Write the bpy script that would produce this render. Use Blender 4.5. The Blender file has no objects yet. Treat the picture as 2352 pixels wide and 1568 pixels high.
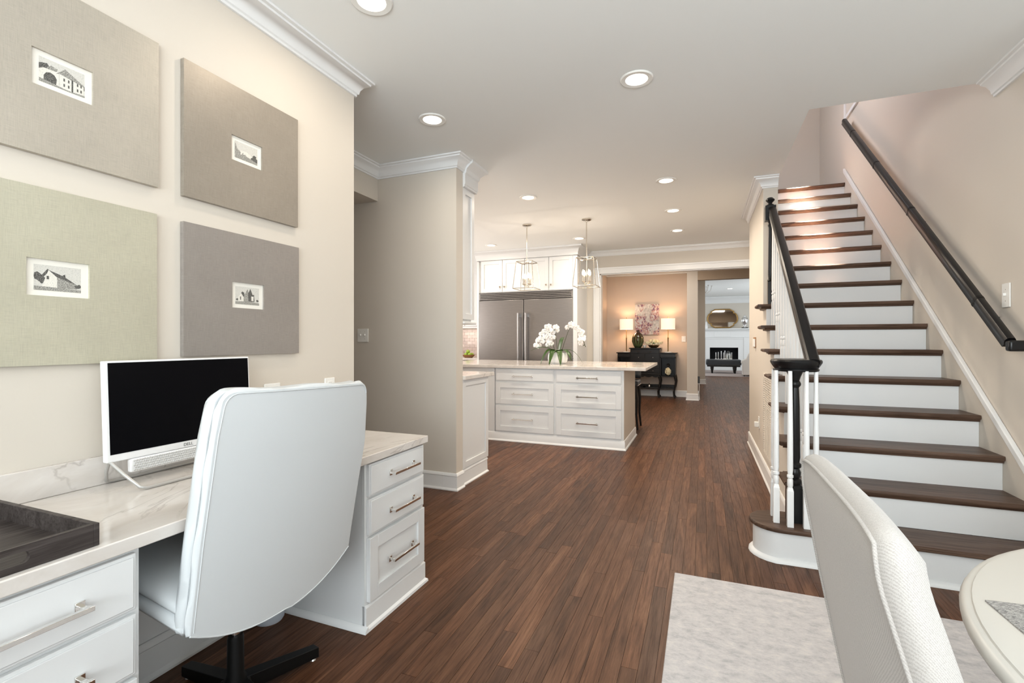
import bpy, bmesh, math, random
from mathutils import Vector, Matrix
random.seed(7)
PI = math.pi
sc = bpy.context.scene
COL = sc.collection
# ------------------------------------------------------------------ camera, world, light, exposure
cd = bpy.data.cameras.new('camera'); cam = bpy.data.objects.new('camera', cd); COL.objects.link(cam)
cd.sensor_width = 36; cd.sensor_fit = 'HORIZONTAL'; cd.lens = 1097.4 / 2352 * 36
cd.clip_start = 0.02; cd.clip_end = 100
cam.location = (0, 0, 1.23); cam.rotation_euler = (PI / 2, 0, math.radians(21.721))
sc.camera = cam
sc.view_settings.view_transform = 'Standard'; sc.view_settings.look = 'None'
sc.view_settings.exposure = 0.28; sc.view_settings.gamma = 1; sc.view_settings.use_curve_mapping = False
w = bpy.data.worlds.new('daylight'); sc.world = w; w.use_nodes = True
w.node_tree.nodes['Background'].inputs[0].default_value = (0.86, 0.93, 1.0, 1)
w.node_tree.nodes['Background'].inputs[1].default_value = 1.0

def area(name, loc, aim, sx, sy, power, col, shape='RECTANGLE', spread=None, parent=None):
    l = bpy.data.lights.new(name, 'AREA'); l.shape = shape; l.size = sx; l.size_y = sy
    l.energy = power; l.color = col
    if spread: l.spread = math.radians(spread)
    o = bpy.data.objects.new(name, l); COL.objects.link(o)
    o.location = loc; o.rotation_euler = Vector(aim).to_track_quat('-Z', 'Y').to_euler()
    return o
DAY = (0.86, 0.95, 1.0); WARM = (1.0, 0.80, 0.60); SOFT = (1.0, 0.90, 0.80)
area('window_light_back', (-0.1, -2.9, 1.55), (0, 1, 0.8), 2.8, 1.8, 140, DAY)
area('window_light_right', (3.1, -0.8, 1.45), (-1, 0.35, 0.9), 3.2, 1.6, 48, DAY)
area('ceiling_fill', (0.25, -0.9, 1.75), (0.08, 0.85, 0.9), 0.9, 0.9, 36, (0.97, 0.98, 1.0))  # added fill behind the camera, brightens the middle of the ceiling
area('kitchen_window_light', (-5.1, 5.9, 1.7), (1, -0.1, 0.15), 1.8, 1.2, 55, (1.0, 0.91, 0.85))
area('hall_light', (1.2, 7.3, 2.6), (-0.4, 0, -1), 0.4, 1.0, 10, SOFT)
area('living_window_light', (3.3, 18.5, 1.7), (-1, 0.2, 0), 4.0, 2.2, 55, DAY)
area('living_window_light_left', (-1.9, 19.0, 1.7), (1, 0.1, 0), 4.0, 2.2, 40, DAY)
area('dining_ceiling_light', (-0.9, 9.6, 2.8), (0, 0.1, -1), 1.2, 0.8, 24, SOFT)
area('corridor_fill', (0.9, 12.6, 3.15), (0, 0.0, -1), 0.8, 1.2, 26, SOFT)  # unseen fill added to lift the dark pier and header
area('landing_window_light', (-0.3, 5.9, 4.5), (1, 0.1, -0.35), 1.6, 1.2, 35, (0.96, 0.93, 1.0))

# ------------------------------------------------------------------ materials
def nmat(name, base=(0.8, 0.8, 0.8), rough=0.5, metal=0.0, **kw):
    m = bpy.data.materials.new(name); m.use_nodes = True
    b = m.node_tree.nodes['Principled BSDF']
    b.inputs['Base Color'].default_value = (*base, 1); b.inputs['Roughness'].default_value = rough
    b.inputs['Metallic'].default_value = metal
    for k, v in kw.items():
        b.inputs[k.replace('_', ' ')].default_value = v
    return m
def N(m, t, **kw):
    n = m.node_tree.nodes.new(t)
    for k, v in kw.items():
        if k in ('inp',):
            for a, c in v.items(): n.inputs[a].default_value = c
        else: setattr(n, k, v)
    return n
def L(m, a, b): m.node_tree.links.new(a, b)
def BS(m): return m.node_tree.nodes['Principled BSDF']
def pos(m, scale=(1, 1, 1), obj=False):
    g = N(m, 'ShaderNodeTexCoord') if obj else N(m, 'ShaderNodeNewGeometry')
    mp = N(m, 'ShaderNodeMapping'); mp.inputs['Scale'].default_value = scale
    L(m, g.outputs['Object'] if obj else g.outputs['Position'], mp.inputs[0]); return mp.outputs[0]
def noise(m, vec, sc_=5, det=3, rough=0.5, dist=0.0):
    n = N(m, 'ShaderNodeTexNoise'); L(m, vec, n.inputs['Vector'])
    n.inputs['Scale'].default_value = sc_; n.inputs['Detail'].default_value = det
    n.inputs['Roughness'].default_value = rough; n.inputs['Distortion'].default_value = dist
    return n.outputs['Fac']
def ramp(m, fac, stops, interp='LINEAR'):
    r = N(m, 'ShaderNodeValToRGB'); L(m, fac, r.inputs[0]); e = r.color_ramp.elements
    r.color_ramp.interpolation = interp
    while len(e) < len(stops): e.new(0.5)
    for i, (p, c) in enumerate(stops):
        e[i].position = p; e[i].color = (*c, 1) if len(c) == 3 else c
    return r.outputs[0]
def bump(m, h, strength=0.1, dist=0.002):
    b = N(m, 'ShaderNodeBump'); b.inputs['Strength'].default_value = strength; b.inputs['Distance'].default_value = dist
    L(m, h, b.inputs['Height']); L(m, b.outputs[0], BS(m).inputs['Normal'])
def mix(m, f, a, b, mode='MIX'):
    x = N(m, 'ShaderNodeMix', data_type='RGBA', blend_type=mode)
    for s, v in ((x.inputs[0], f), (x.inputs[6], a), (x.inputs[7], b)):
        if isinstance(v, (int, float)): s.default_value = v
        elif isinstance(v, tuple): s.default_value = (*v, 1)
        else: L(m, v, s)
    return x.outputs[2]

M = {}
def paint(name, c, rough=0.55, bs=0.08):
    m = nmat(name, c, rough); bump(m, noise(m, pos(m), 260, 2), bs, 0.0006); M[name] = m; return m
paint('wall_paint', (0.640, 0.585, 0.510), 0.6, 0.15)
paint('accent_paint', (0.62, 0.51, 0.42), 0.6, 0.15)
paint('shaded_wall_paint', (0.42, 0.33, 0.24), 0.6, 0.1)  # beige wall colour darkened to stand in for shade on the header
paint('ceiling_paint', (0.86, 0.87, 0.85), 0.7, 0.05)
paint('trim_white', (0.80, 0.80, 0.79), 0.32, 0.02)
paint('cabinet_white', (0.74, 0.745, 0.74), 0.38, 0.02)
paint('riser_white', (0.76, 0.765, 0.76), 0.4, 0.02)
M['plate_white'] = nmat('plate_white', (0.85, 0.84, 0.80), 0.35)
M['chrome'] = nmat('chrome', (0.80, 0.79, 0.77), 0.12, 1)
M['nickel'] = nmat('nickel', (0.62, 0.57, 0.50), 0.2, 1)
M['brass'] = nmat('brass', (0.45, 0.30, 0.14), 0.35, 1)
M['silver'] = nmat('silver', (0.75, 0.74, 0.73), 0.18, 1)
M['black_paint'] = nmat('black_paint', (0.006, 0.006, 0.0065), 0.30)
M['black_metal'] = nmat('black_metal', (0.003, 0.003, 0.003), 0.5)
M['dark_gap'] = nmat('dark_gap', (0.02, 0.015, 0.012), 0.9)
M['black_wood'] = nmat('black_wood', (0.014, 0.012, 0.011), 0.3)
M['plastic_white'] = nmat('plastic_white', (0.80, 0.80, 0.80), 0.35)
M['silver_plastic'] = nmat('silver_plastic', (0.50, 0.49, 0.47), 0.35, 0.4)
M['screen'] = nmat('screen', (0.002, 0.002, 0.003), 0.28); BS(M['screen']).inputs['Specular IOR Level'].default_value = 0.25
M['logo_grey'] = nmat('logo_grey', (0.12, 0.12, 0.12), 0.5)
M['ceramic_white'] = nmat('ceramic_white', (0.85, 0.84, 0.82), 0.2)
M['bin_blue'] = nmat('bin_blue', (0.70, 0.76, 0.84), 0.45)
M['table_cream'] = nmat('table_cream', (0.62, 0.60, 0.55), 0.35)
M['leaf_green'] = nmat('leaf_green', (0.035, 0.085, 0.012), 0.3)
M['stem_green'] = nmat('stem_green', (0.05, 0.06, 0.025), 0.5)
M['petal_white'] = nmat('petal_white', (0.88, 0.86, 0.84), 0.5, Subsurface_Weight=0.15)
M['rose_cream'] = nmat('rose_cream', (0.85, 0.78, 0.55), 0.6)
M['apple_green'] = nmat('apple_green', (0.35, 0.50, 0.06), 0.35)
M['basket_wood'] = nmat('basket_wood', (0.30, 0.14, 0.05), 0.6)
M['mirror'] = nmat('mirror', (0.80, 0.78, 0.74), 0.03, 1)
M['gold_frame'] = nmat('gold_frame', (0.42, 0.25, 0.08), 0.4, 0.8)
M['firebox'] = nmat('firebox', (0.008, 0.008, 0.010), 0.9)
M['black_leather'] = nmat('black_leather', (0.015, 0.018, 0.022), 0.33)
M['sofa_fabric'] = nmat('sofa_fabric', (0.66, 0.60, 0.54), 0.9)
M['grey_rug'] = nmat('grey_rug', (0.33, 0.27, 0.25), 0.95)
M['glass'] = nmat('glass', (0.95, 0.97, 0.96), 0.02, Transmission_Weight=1.0, IOR=1.45)
M['dark_cap'] = nmat('dark_cap', (0.02, 0.02, 0.02), 0.4)
for k_ in ('black_wood', 'black_metal', 'firebox'): BS(M[k_]).inputs['Specular IOR Level'].default_value = 0.25
BS(M['screen']).inputs['Specular IOR Level'].default_value = 0.08
BS(M['black_paint']).inputs['Specular IOR Level'].default_value = 0.35
def emis(name, c, s):
    m = nmat(name, c, 0.5); BS(m).inputs['Emission Color'].default_value = (*c, 1)
    BS(m).inputs['Emission Strength'].default_value = s; M[name] = m
emis('lamp_disc', (1.0, 0.90, 0.76), 6.0)
emis('bulb_glow', (1.0, 0.78, 0.45), 14.0)
emis('shade_glow', (1.0, 0.84, 0.66), 0.5)
def steel():
    m = nmat('steel', (0.31, 0.30, 0.295), 0.33, 1); M['steel'] = m
    n = noise(m, pos(m, (3, 3, 260)), 3, 3)
    L(m, ramp(m, n, [(0.3, (0.28, 0.27, 0.265)), (0.7, (0.35, 0.335, 0.33))]), BS(m).inputs['Base Color'])
    bump(m, n, 0.04, 0.001)
steel()
def leather():
    m = nmat('white_leather', (0.60, 0.625, 0.635), 0.45); M['white_leather'] = m
    bump(m, noise(m, pos(m), 420, 3), 0.10, 0.0008)
leather()
def wood(name, c0, c1, c2, axis, rough=0.33, rand=0, grain=1.0):
    m = nmat(name, c1, rough); M[name] = m
    s = {'y': (1, 0.09, 1), 'x': (0.07, 1, 1)}[axis]
    if rand == 1:
        oi = N(m, 'ShaderNodeObjectInfo'); rv = oi.outputs['Random']
    elif rand == 2:
        at = N(m, 'ShaderNodeAttribute', attribute_name='tint'); rv = at.outputs['Fac']
    else: rv = None
    g = N(m, 'ShaderNodeNewGeometry'); v = g.outputs['Position']
    if rv:
        cx = N(m, 'ShaderNodeCombineXYZ')
        mu = N(m, 'ShaderNodeMath', operation='MULTIPLY'); L(m, rv, mu.inputs[0]); mu.inputs[1].default_value = 31.0
        L(m, mu.outputs[0], cx.inputs[0]); L(m, mu.outputs[0], cx.inputs[1]); L(m, mu.outputs[0], cx.inputs[2])
        ad = N(m, 'ShaderNodeVectorMath', operation='ADD'); L(m, v, ad.inputs[0]); L(m, cx.outputs[0], ad.inputs[1]); v = ad.outputs[0]
    mp = N(m, 'ShaderNodeMapping'); mp.inputs['Scale'].default_value = s; L(m, v, mp.inputs[0])
    big = noise(m, mp.outputs[0], 14, 4, 0.6, 1.6)
    s2 = {'y': (1, 0.035, 1), 'x': (0.03, 1, 1)}[axis]
    mp2 = N(m, 'ShaderNodeMapping'); mp2.inputs['Scale'].default_value = s2; L(m, v, mp2.inputs[0])
    fine = noise(m, mp2.outputs[0], 150, 5, 0.7, 0.3)
    col = ramp(m, big, [(0.30, c0), (0.52, c1), (0.74, c2)])
    gr = ramp(m, fine, [(0.36, (0.42, 0.40, 0.38)), (0.55, (1, 1, 1))])
    col = mix(m, 0.65 * grain, col, gr, 'MULTIPLY')
    if rv:
        tone = ramp(m, rv, [(0.0, (0.70, 0.69, 0.70)), (0.35, (0.90, 0.89, 0.88)), (0.7, (1.02, 1.0, 1.0)), (1.0, (1.25, 1.20, 1.14))])
        col = mix(m, 1.0, col, tone, 'MULTIPLY')
    L(m, col, BS(m).inputs['Base Color']); bump(m, fine, 0.10, 0.0008)
    BS(m).inputs['Specular IOR Level'].default_value = 0.17
    L(m, ramp(m, fine, [(0.3, (rough + .1,) * 3), (0.6, (rough - .04,) * 3)]), BS(m).inputs['Roughness'])
    return m
PW = ((0.068, 0.029, 0.014), (0.120, 0.053, 0.027), (0.176, 0.087, 0.047))
wood('plank_wood', *PW, 'y', 0.40, 1)
wood('plank_wood_far', *PW, 'y', 0.40, 2)
wood('tread_wood', (0.060, 0.034, 0.022), (0.110, 0.066, 0.045), (0.155, 0.098, 0.070), 'x', 0.38)
wood('tray_wood', (0.035, 0.028, 0.026), (0.065, 0.054, 0.050), (0.10, 0.085, 0.08), 'y', 0.4, grain=1.2)
def quartz():
    m = nmat('quartz', (0.82, 0.80, 0.77), 0.12); M['quartz'] = m
    v = pos(m, (1.0, 0.55, 1.0))
    n1 = noise(m, v, 2.2, 6, 0.62, 1.2)
    vein = ramp(m, n1, [(0.485, (1, 1, 1)), (0.498, (0.55, 0.52, 0.50)), (0.501, (0.55, 0.52, 0.50)), (0.515, (1, 1, 1))])
    n2 = noise(m, v, 7, 5, 0.6, 0.8)
    cloud = ramp(m, n2, [(0.35, (0.62, 0.57, 0.52)), (0.6, (0.70, 0.66, 0.62))])
    n3 = noise(m, v, 1.1, 2)
    mask = ramp(m, n3, [(0.42, (0, 0, 0)), (0.56, (1, 1, 1))])
    L(m, mix(m, mask, cloud, mix(m, 0.8, cloud, vein, 'MULTIPLY')), BS(m).inputs['Base Color'])
quartz()
def linen(name, c):
    m = nmat(name, c, 0.42, 0.35); M[name] = m
    a = noise(m, pos(m, (1, 1, 30)), 30, 3, 0.7); b = noise(m, pos(m, (1, 30, 1)), 22, 3, 0.7)
    big = noise(m, pos(m), 5, 3)
    mm = N(m, 'ShaderNodeMath', operation='ADD'); L(m, a, mm.inputs[0]); L(m, b, mm.inputs[1])
    mh = N(m, 'ShaderNodeMath', operation='MULTIPLY'); L(m, mm.outputs[0], mh.inputs[0]); mh.inputs[1].default_value = 0.5
    d = tuple(x * 0.87 for x in c); e = tuple(min(1, x * 1.06) for x in c)
    cc = ramp(m, mh.outputs[0], [(0.40, d), (0.52, c), (0.62, e)])
    cc = mix(m, 0.5, cc, ramp(m, big, [(0.35, (0.86, 0.86, 0.86)), (0.65, (1, 1, 1))]), 'MULTIPLY')
    L(m, cc, BS(m).inputs['Base Color']); bump(m, mh.outputs[0], 0.15, 0.001)
linen('linen_warm', (0.50, 0.455, 0.385)); linen('linen_taupe', (0.34, 0.30, 0.25))
linen('linen_sage', (0.56, 0.535, 0.42)); linen('linen_mauve', (0.34, 0.31, 0.285))
def ink(name, lo, hi, thr, scale=420):
    m = nmat(name, hi, 0.7); M[name] = m
    n = noise(m, pos(m, (1, 1, 1.6)), scale, 4, 0.75)
    L(m, ramp(m, n, [(thr - 0.06, lo), (thr + 0.06, hi)]), BS(m).inputs['Base Color'])
M['paper'] = nmat('paper', (0.78, 0.75, 0.68), 0.6)
M['mat_board'] = nmat('mat_board', (0.80, 0.77, 0.70), 0.7)
ink('ink_sky', (0.50, 0.49, 0.45), (0.62, 0.60, 0.55), 0.45, 250)
ink('ink_dark', (0.03, 0.03, 0.028), (0.22, 0.21, 0.19), 0.52)
ink('ink_mid', (0.10, 0.10, 0.09), (0.50, 0.48, 0.43), 0.50)
ink('ink_light', (0.32, 0.31, 0.28), (0.74, 0.71, 0.64), 0.40)
def fabric():
    m = nmat('chair_fabric', (0.62, 0.59, 0.54), 0.9); M['chair_fabric'] = m
    v = pos(m)
    w1 = N(m, 'ShaderNodeTexWave', wave_type='BANDS', bands_direction='DIAGONAL'); L(m, v, w1.inputs['Vector'])
    w1.inputs['Scale'].default_value = 150; w1.inputs['Distortion'].default_value = 5; w1.inputs['Detail'].default_value = 3
    w1.inputs['Detail Scale'].default_value = 6
    n = noise(m, v, 500, 2)
    f = mix(m, 0.5, w1.outputs['Color'], n)
    L(m, ramp(m, f, [(0.25, (0.35, 0.325, 0.30)), (0.6, (0.455, 0.43, 0.40))]), BS(m).inputs['Base Color'])
    bump(m, f, 0.10, 0.0007)
    BS(m).inputs['Sheen Weight'].default_value = 0.2
fabric()
def rugm():
    m = nmat('pale_rug', (0.6, 0.58, 0.57), 0.95); M['pale_rug'] = m
    v = pos(m, (1, 1.6, 1)); a = noise(m, v, 15, 8, 0.8, 0.1); b = noise(m, pos(m, (0.5, 2, 1)), 90, 4, 0.7)
    c = ramp(m, a, [(0.38, (0.43, 0.425, 0.43)), (0.48, (0.54, 0.52, 0.525)), (0.55, (0.58, 0.56, 0.56)), (0.62, (0.64, 0.61, 0.59))])
    L(m, mix(m, 0.35, c, ramp(m, b, [(0.35, (0.80, 0.80, 0.80)), (0.55, (1.02, 1.02, 1.02))]), 'MULTIPLY'), BS(m).inputs['Base Color'])
    bump(m, b, 0.3, 0.002)
rugm()
def placem():
    m = nmat('woven_grey', (0.3, 0.3, 0.29), 0.8); M['woven_grey'] = m
    b = noise(m, pos(m, (1, 5, 1)), 190, 3, 0.8)
    L(m, ramp(m, b, [(0.42, (0.10, 0.10, 0.10)), (0.55, (0.48, 0.46, 0.43))]), BS(m).inputs['Base Color']); bump(m, b, 0.5, 0.002)
placem()
def abstract():
    m = nmat('abstract_paint', (0.6, 0.55, 0.5), 0.55); M['abstract_paint'] = m
    v = pos(m, (1, 1, 0.7)); a = noise(m, v, 24, 6, 0.8, 0.35); b = noise(m, pos(m, (1, 1, 1)), 3.4, 3, 0.6, 0.5)
    col = ramp(m, a, [(0.38, (0.04, 0.04, 0.13)), (0.45, (0.22, 0.10, 0.19)), (0.49, (0.60, 0.26, 0.12)), (0.53, (0.52, 0.47, 0.48)), (0.58, (0.62, 0.62, 0.62))])
    pale = ramp(m, a, [(0.40, (0.40, 0.38, 0.36)), (0.52, (0.62, 0.58, 0.54)), (0.6, (0.70, 0.66, 0.62))])
    L(m, mix(m, ramp(m, b, [(0.45, (0, 0, 0)), (0.52, (1, 1, 1))]), pale, col), BS(m).inputs['Base Color'])
abstract()
def drip():
    m = nmat('drip_glaze', (0.05, 0.08, 0.03), 0.12); M['drip_glaze'] = m
    tc = N(m, 'ShaderNodeTexCoord'); sx = N(m, 'ShaderNodeSeparateXYZ'); L(m, tc.outputs['Object'], sx.inputs[0])
    at = N(m, 'ShaderNodeMath', operation='ARCTAN2'); L(m, sx.outputs[1], at.inputs[0]); L(m, sx.outputs[0], at.inputs[1])
    mu = N(m, 'ShaderNodeMath', operation='MULTIPLY'); L(m, at.outputs[0], mu.inputs[0]); mu.inputs[1].default_value = 13
    si = N(m, 'ShaderNodeMath', operation='SINE'); L(m, mu.outputs[0], si.inputs[0])
    sc2 = N(m, 'ShaderNodeMath', operation='MULTIPLY_ADD'); L(m, si.outputs[0], sc2.inputs[0]); sc2.inputs[1].default_value = 0.12; sc2.inputs[2].default_value = 0.19
    gt = N(m, 'ShaderNodeMath', operation='GREATER_THAN'); L(m, sx.outputs[2], gt.inputs[0]); L(m, sc2.outputs[0], gt.inputs[1])
    L(m, mix(m, gt.outputs[0], (0.085, 0.11, 0.045), (0.035, 0.012, 0.006)), BS(m).inputs['Base Color'])
drip()
def tilem():
    m = nmat('wall_tile', (0.60, 0.50, 0.46), 0.2); M['wall_tile'] = m
    at = N(m, 'ShaderNodeAttribute', attribute_name='tint')
    L(m, ramp(m, at.outputs['Fac'], [(0, (0.42, 0.32, 0.28)), (1, (0.60, 0.50, 0.46))]), BS(m).inputs['Base Color'])
tilem()

# ------------------------------------------------------------------ mesh helpers
class MB:
    def __init__(s): s.bm = bmesh.new(); s.mi = 0
    def f(s, vs):
        try:
            x = s.bm.faces.new(vs); x.material_index = s.mi; return x
        except ValueError: return None
    def box(s, x0, x1, y0, y1, z0, z1):
        if x0 > x1: x0, x1 = x1, x0
        if y0 > y1: y0, y1 = y1, y0
        v = [s.bm.verts.new(p) for p in ((x0, y0, z0), (x1, y0, z0), (x1, y1, z0), (x0, y1, z0), (x0, y0, z1), (x1, y0, z1), (x1, y1, z1), (x0, y1, z1))]
        for q in ((3, 2, 1, 0), (4, 5, 6, 7), (0, 1, 5, 4), (1, 2, 6, 5), (2, 3, 7, 6), (3, 0, 4, 7)): s.f([v[i] for i in q])
        return s
    def frustum(s, c, a0, a1, b0, b1, z0, z1):   # rectangle half sizes a (x), b (y) bottom 0, top 1
        x, y = c
        v = [s.bm.verts.new(p) for p in ((x-a0, y-b0, z0), (x+a0, y-b0, z0), (x+a0, y+b0, z0), (x-a0, y+b0, z0), (x-a1, y-b1, z1), (x+a1, y-b1, z1), (x+a1, y+b1, z1), (x-a1, y+b1, z1))]
        for q in ((3, 2, 1, 0), (4, 5, 6, 7), (0, 1, 5, 4), (1, 2, 6, 5), (2, 3, 7, 6), (3, 0, 4, 7)): s.f([v[i] for i in q])
        return s
    def lathe(s, prof, c=(0, 0, 0), seg=24, sx=1, sy=1):
        rings = []
        for r, z in prof:
            if r < 1e-5: rings.append([s.bm.verts.new((c[0], c[1], c[2] + z))])
            else: rings.append([s.bm.verts.new((c[0] + sx*r*math.cos(2*PI*i/seg), c[1] + sy*r*math.sin(2*PI*i/seg), c[2] + z)) for i in range(seg)])
        for a, b in zip(rings, rings[1:]):
            for i in range(seg):
                j = (i + 1) % seg
                if len(a) == 1 and len(b) == 1: continue
                if len(a) == 1: s.f([a[0], b[j], b[i]])
                elif len(b) == 1: s.f([a[i], a[j], b[0]])
                else: s.f([a[i], a[j], b[j], b[i]])
        if len(rings[0]) > 1: s.f(list(reversed(rings[0])))
        if len(rings[-1]) > 1: s.f(rings[-1])
        return s
    def tube(s, pts, r, seg=10, flat=1.0, up=None):
        pts = [Vector(p) for p in pts]; n = len(pts)
        rr = r if isinstance(r, (list, tuple)) else [r] * n
        rings = []; prev = None
        for i, p in enumerate(pts):
            t = (pts[min(i+1, n-1)] - pts[max(i-1, 0)]).normalized()
            if prev is None:
                a = Vector(up) if up else (Vector((0, 0, 1)) if abs(t.z) < 0.9 else Vector((1, 0, 0)))
            else: a = prev
            a = (a - t * a.dot(t)).normalized(); prev = a; b = t.cross(a)
            rings.append([s.bm.verts.new(p + (a*math.cos(2*PI*k/seg)*flat + b*math.sin(2*PI*k/seg)) * rr[i]) for k in range(seg)])
        for a, b in zip(rings, rings[1:]):
            for i in range(seg): s.f([a[i], a[(i+1) % seg], b[(i+1) % seg], b[i]])
        s.f(list(reversed(rings[0]))); s.f(rings[-1]); return s
    def prism(s, pts, axis, a0, a1):
        def P(u, v, a): return {'x': (a, u, v), 'y': (u, a, v), 'z': (u, v, a)}[axis]
        A = [s.bm.verts.new(P(u, v, a0)) for u, v in pts]; B = [s.bm.verts.new(P(u, v, a1)) for u, v in pts]
        n = len(pts)
        for i in range(n): s.f([A[i], A[(i+1) % n], B[(i+1) % n], B[i]])
        s.f(list(reversed(A))); s.f(B); return s
    def sweep(s, path, prof, closed=False):      # path in XY, profile (out, z); out is to the right of travel
        n = len(path); P = [Vector(p) for p in path]; rings = []
        for i in range(n):
            d0 = (P[i] - P[i-1]).normalized() if (i > 0 or closed) else None
            d1 = (P[(i+1) % n] - P[i]).normalized() if (i < n-1 or closed) else None
            if d0 is None: d0 = d1
            if d1 is None: d1 = d0
            n0 = Vector((d0.y, -d0.x)); n1 = Vector((d1.y, -d1.x)); m = n0 + n1
            m = m / max(m.dot(n0), 1e-6) if m.length > 1e-6 else n0
            rings.append([s.bm.verts.new((P[i].x + m.x*o, P[i].y + m.y*o, z)) for o, z in prof])
        k = len(prof)
        rng = range(n if closed else n - 1)
        for i in rng:
            a, b = rings[i], rings[(i+1) % n]
            for j in range(k): s.f([a[j], a[(j+1) % k], b[(j+1) % k], b[j]])
        if not closed: s.f(list(reversed(rings[0]))); s.f(rings[-1])
        return s
    def grid(s, fn, nu, nv, cu=False, cv=False):
        V = [[s.bm.verts.new(fn(i / (nu if cu else nu - 1), j / (nv if cv else nv - 1))) for j in range(nv)] for i in range(nu)]
        for i in range(nu if cu else nu - 1):
            for j in range(nv if cv else nv - 1):
                s.f([V[i][j], V[(i+1) % nu][j], V[(i+1) % nu][(j+1) % nv], V[i][(j+1) % nv]])
        return s
    def blob(s, c, r, seg=12, rings=8):
        c = Vector(c); rx, ry, rz = r if isinstance(r, (list, tuple)) else (r, r, r)
        return s.lathe2(c, rx, ry, rz, seg, rings)
    def lathe2(s, c, rx, ry, rz, seg, rings):
        pr = []
        top = s.bm.verts.new(c + Vector((0, 0, rz))); bot = s.bm.verts.new(c - Vector((0, 0, rz)))
        for j in range(1, rings):
            t = PI * j / rings
            pr.append([s.bm.verts.new(c + Vector((rx*math.sin(t)*math.cos(2*PI*i/seg), ry*math.sin(t)*math.sin(2*PI*i/seg), rz*math.cos(t)))) for i in range(seg)])
        for i in range(seg):
            s.f([top, pr[0][i], pr[0][(i+1) % seg]]); s.f([bot, pr[-1][(i+1) % seg], pr[-1][i]])
            for a, b in zip(pr, pr[1:]): s.f([a[i], b[i], b[(i+1) % seg], a[(i+1) % seg]])
        return s
    def build(s, name, mats, parent=None, org=None, bevel=0, smooth=35, sub=0, seg=2):
        bm = s.bm
        bmesh.ops.recalc_face_normals(bm, faces=bm.faces)
        if org is not None: bmesh.ops.translate(bm, vec=-Vector(org), verts=bm.verts)
        me = bpy.data.meshes.new(name); bm.to_mesh(me); bm.free()
        for k in (mats if isinstance(mats, (list, tuple)) else [mats]): me.materials.append(M[k])
        if smooth:
            for p in me.polygons: p.use_smooth = True
            me.set_sharp_from_angle(angle=math.radians(smooth))
        o = bpy.data.objects.new(name, me); COL.objects.link(o)
        if parent: o.parent = parent
        if bevel:
            b = o.modifiers.new('bevel', 'BEVEL'); b.width = bevel; b.segments = seg; b.limit_method = 'ANGLE'; b.angle_limit = math.radians(40)
        if sub:
            b = o.modifiers.new('sub', 'SUBSURF'); b.levels = sub; b.render_levels = sub
        return o
def tag(o, label, cat, group=None):
    o['label'] = label; o['category'] = cat
    if group: o['group'] = group
    return o
def thing(name, label, cat, loc=(0, 0, 0), group=None, rz=0):
    o = bpy.data.objects.new(name, None); COL.objects.link(o); o.location = loc; o.rotation_euler.z = rz
    o.empty_display_size = 0.1
    return tag(o, label, cat, group)
def struct(o): o['kind'] = 'structure'; return o
def copy_tree(o, parent=None):
    c = o.copy(); COL.objects.link(c); c.parent = parent
    for ch in o.children: copy_tree(ch, c)
    return c
def B(*a): return MB().box(*a)

CZ = 2.76; XL = -1.89; XR = 1.594; XH = 0.53; YF = 8.11
# ------------------------------------------------------------------ structure: walls
struct(B(XL-0.12, XL, -3.1, 2.25, 0, CZ).build('wall_left', 'wall_paint'))
m = B(-5.3, -1.885, 3.49, 3.605, 0, CZ); struct(m.build('wall_column', 'wall_paint'))
m = B(-2.80, -2.668, 1.60, 3.489, 2.47, CZ); m.box(-4.2, -2.801, 1.60, 3.489, 2.47, 2.52); struct(m.build('wall_header_passage', 'wall_paint'))
m = B(-4.3, -4.2, 1.5, 3.489, 0, 2.52); m.box(-4.2, XL-0.121, 1.5, 1.6, 0, CZ); struct(m.build('wall_passage', 'wall_paint'))
m = B(XR, XR+0.12, 2.75, 8.25, 0, 5.6); struct(m.build('wall_right', 'wall_paint'))
m = B(XR+0.121, 3.3, 2.75, 2.85, 0, CZ); m.box(3.2, 3.3, -3.1, -2.5, 0, CZ); m.box(3.2, 3.3, 0.9, 2.749, 0, CZ); m.box(3.2, 3.3, -2.499, 0.899, 0, 0.6); m.box(3.2, 3.3, -2.499, 0.899, 2.3, CZ)
struct(m.build('wall_breakfast', 'wall_paint'))
m = B(XL, -1.5, -3.1, -3.0, 0, CZ); m.box(1.4, 3.199, -3.1, -3.0, 0, CZ); m.box(-1.499, 1.399, -3.1, -3.0, 0, 0.6); m.box(-1.499, 1.399, -3.1, -3.0, 2.5, CZ)
struct(m.build('wall_back', 'wall_paint'))
m = B(XH, 0.652, 5.03, 6.45, 0, CZ); m.box(0.653, XR-0.001, 6.33, 6.45, 0, CZ)
struct(m.build('wall_hall', 'wall_paint'))
m = B(-5.3, -1.62, YF, YF+0.12, 0, CZ); m.box(1.3, XR-0.001, YF, YF+0.12, 0, CZ); m.box(-1.619, 1.299, YF, YF+0.12, 2.385, CZ)
struct(m.build('wall_far', 'wall_paint'))
m = B(-5.4, -5.3, 3.49, 5.0, 0, CZ); m.box(-5.4, -5.3, 6.9, 8.23, 0, CZ); m.box(-5.4, -5.3, 5.001, 6.899, 0, 1.0); m.box(-5.4, -5.3, 5.001, 6.899, 2.3, CZ)
struct(m.build('wall_kitchen', 'wall_paint'))
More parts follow.
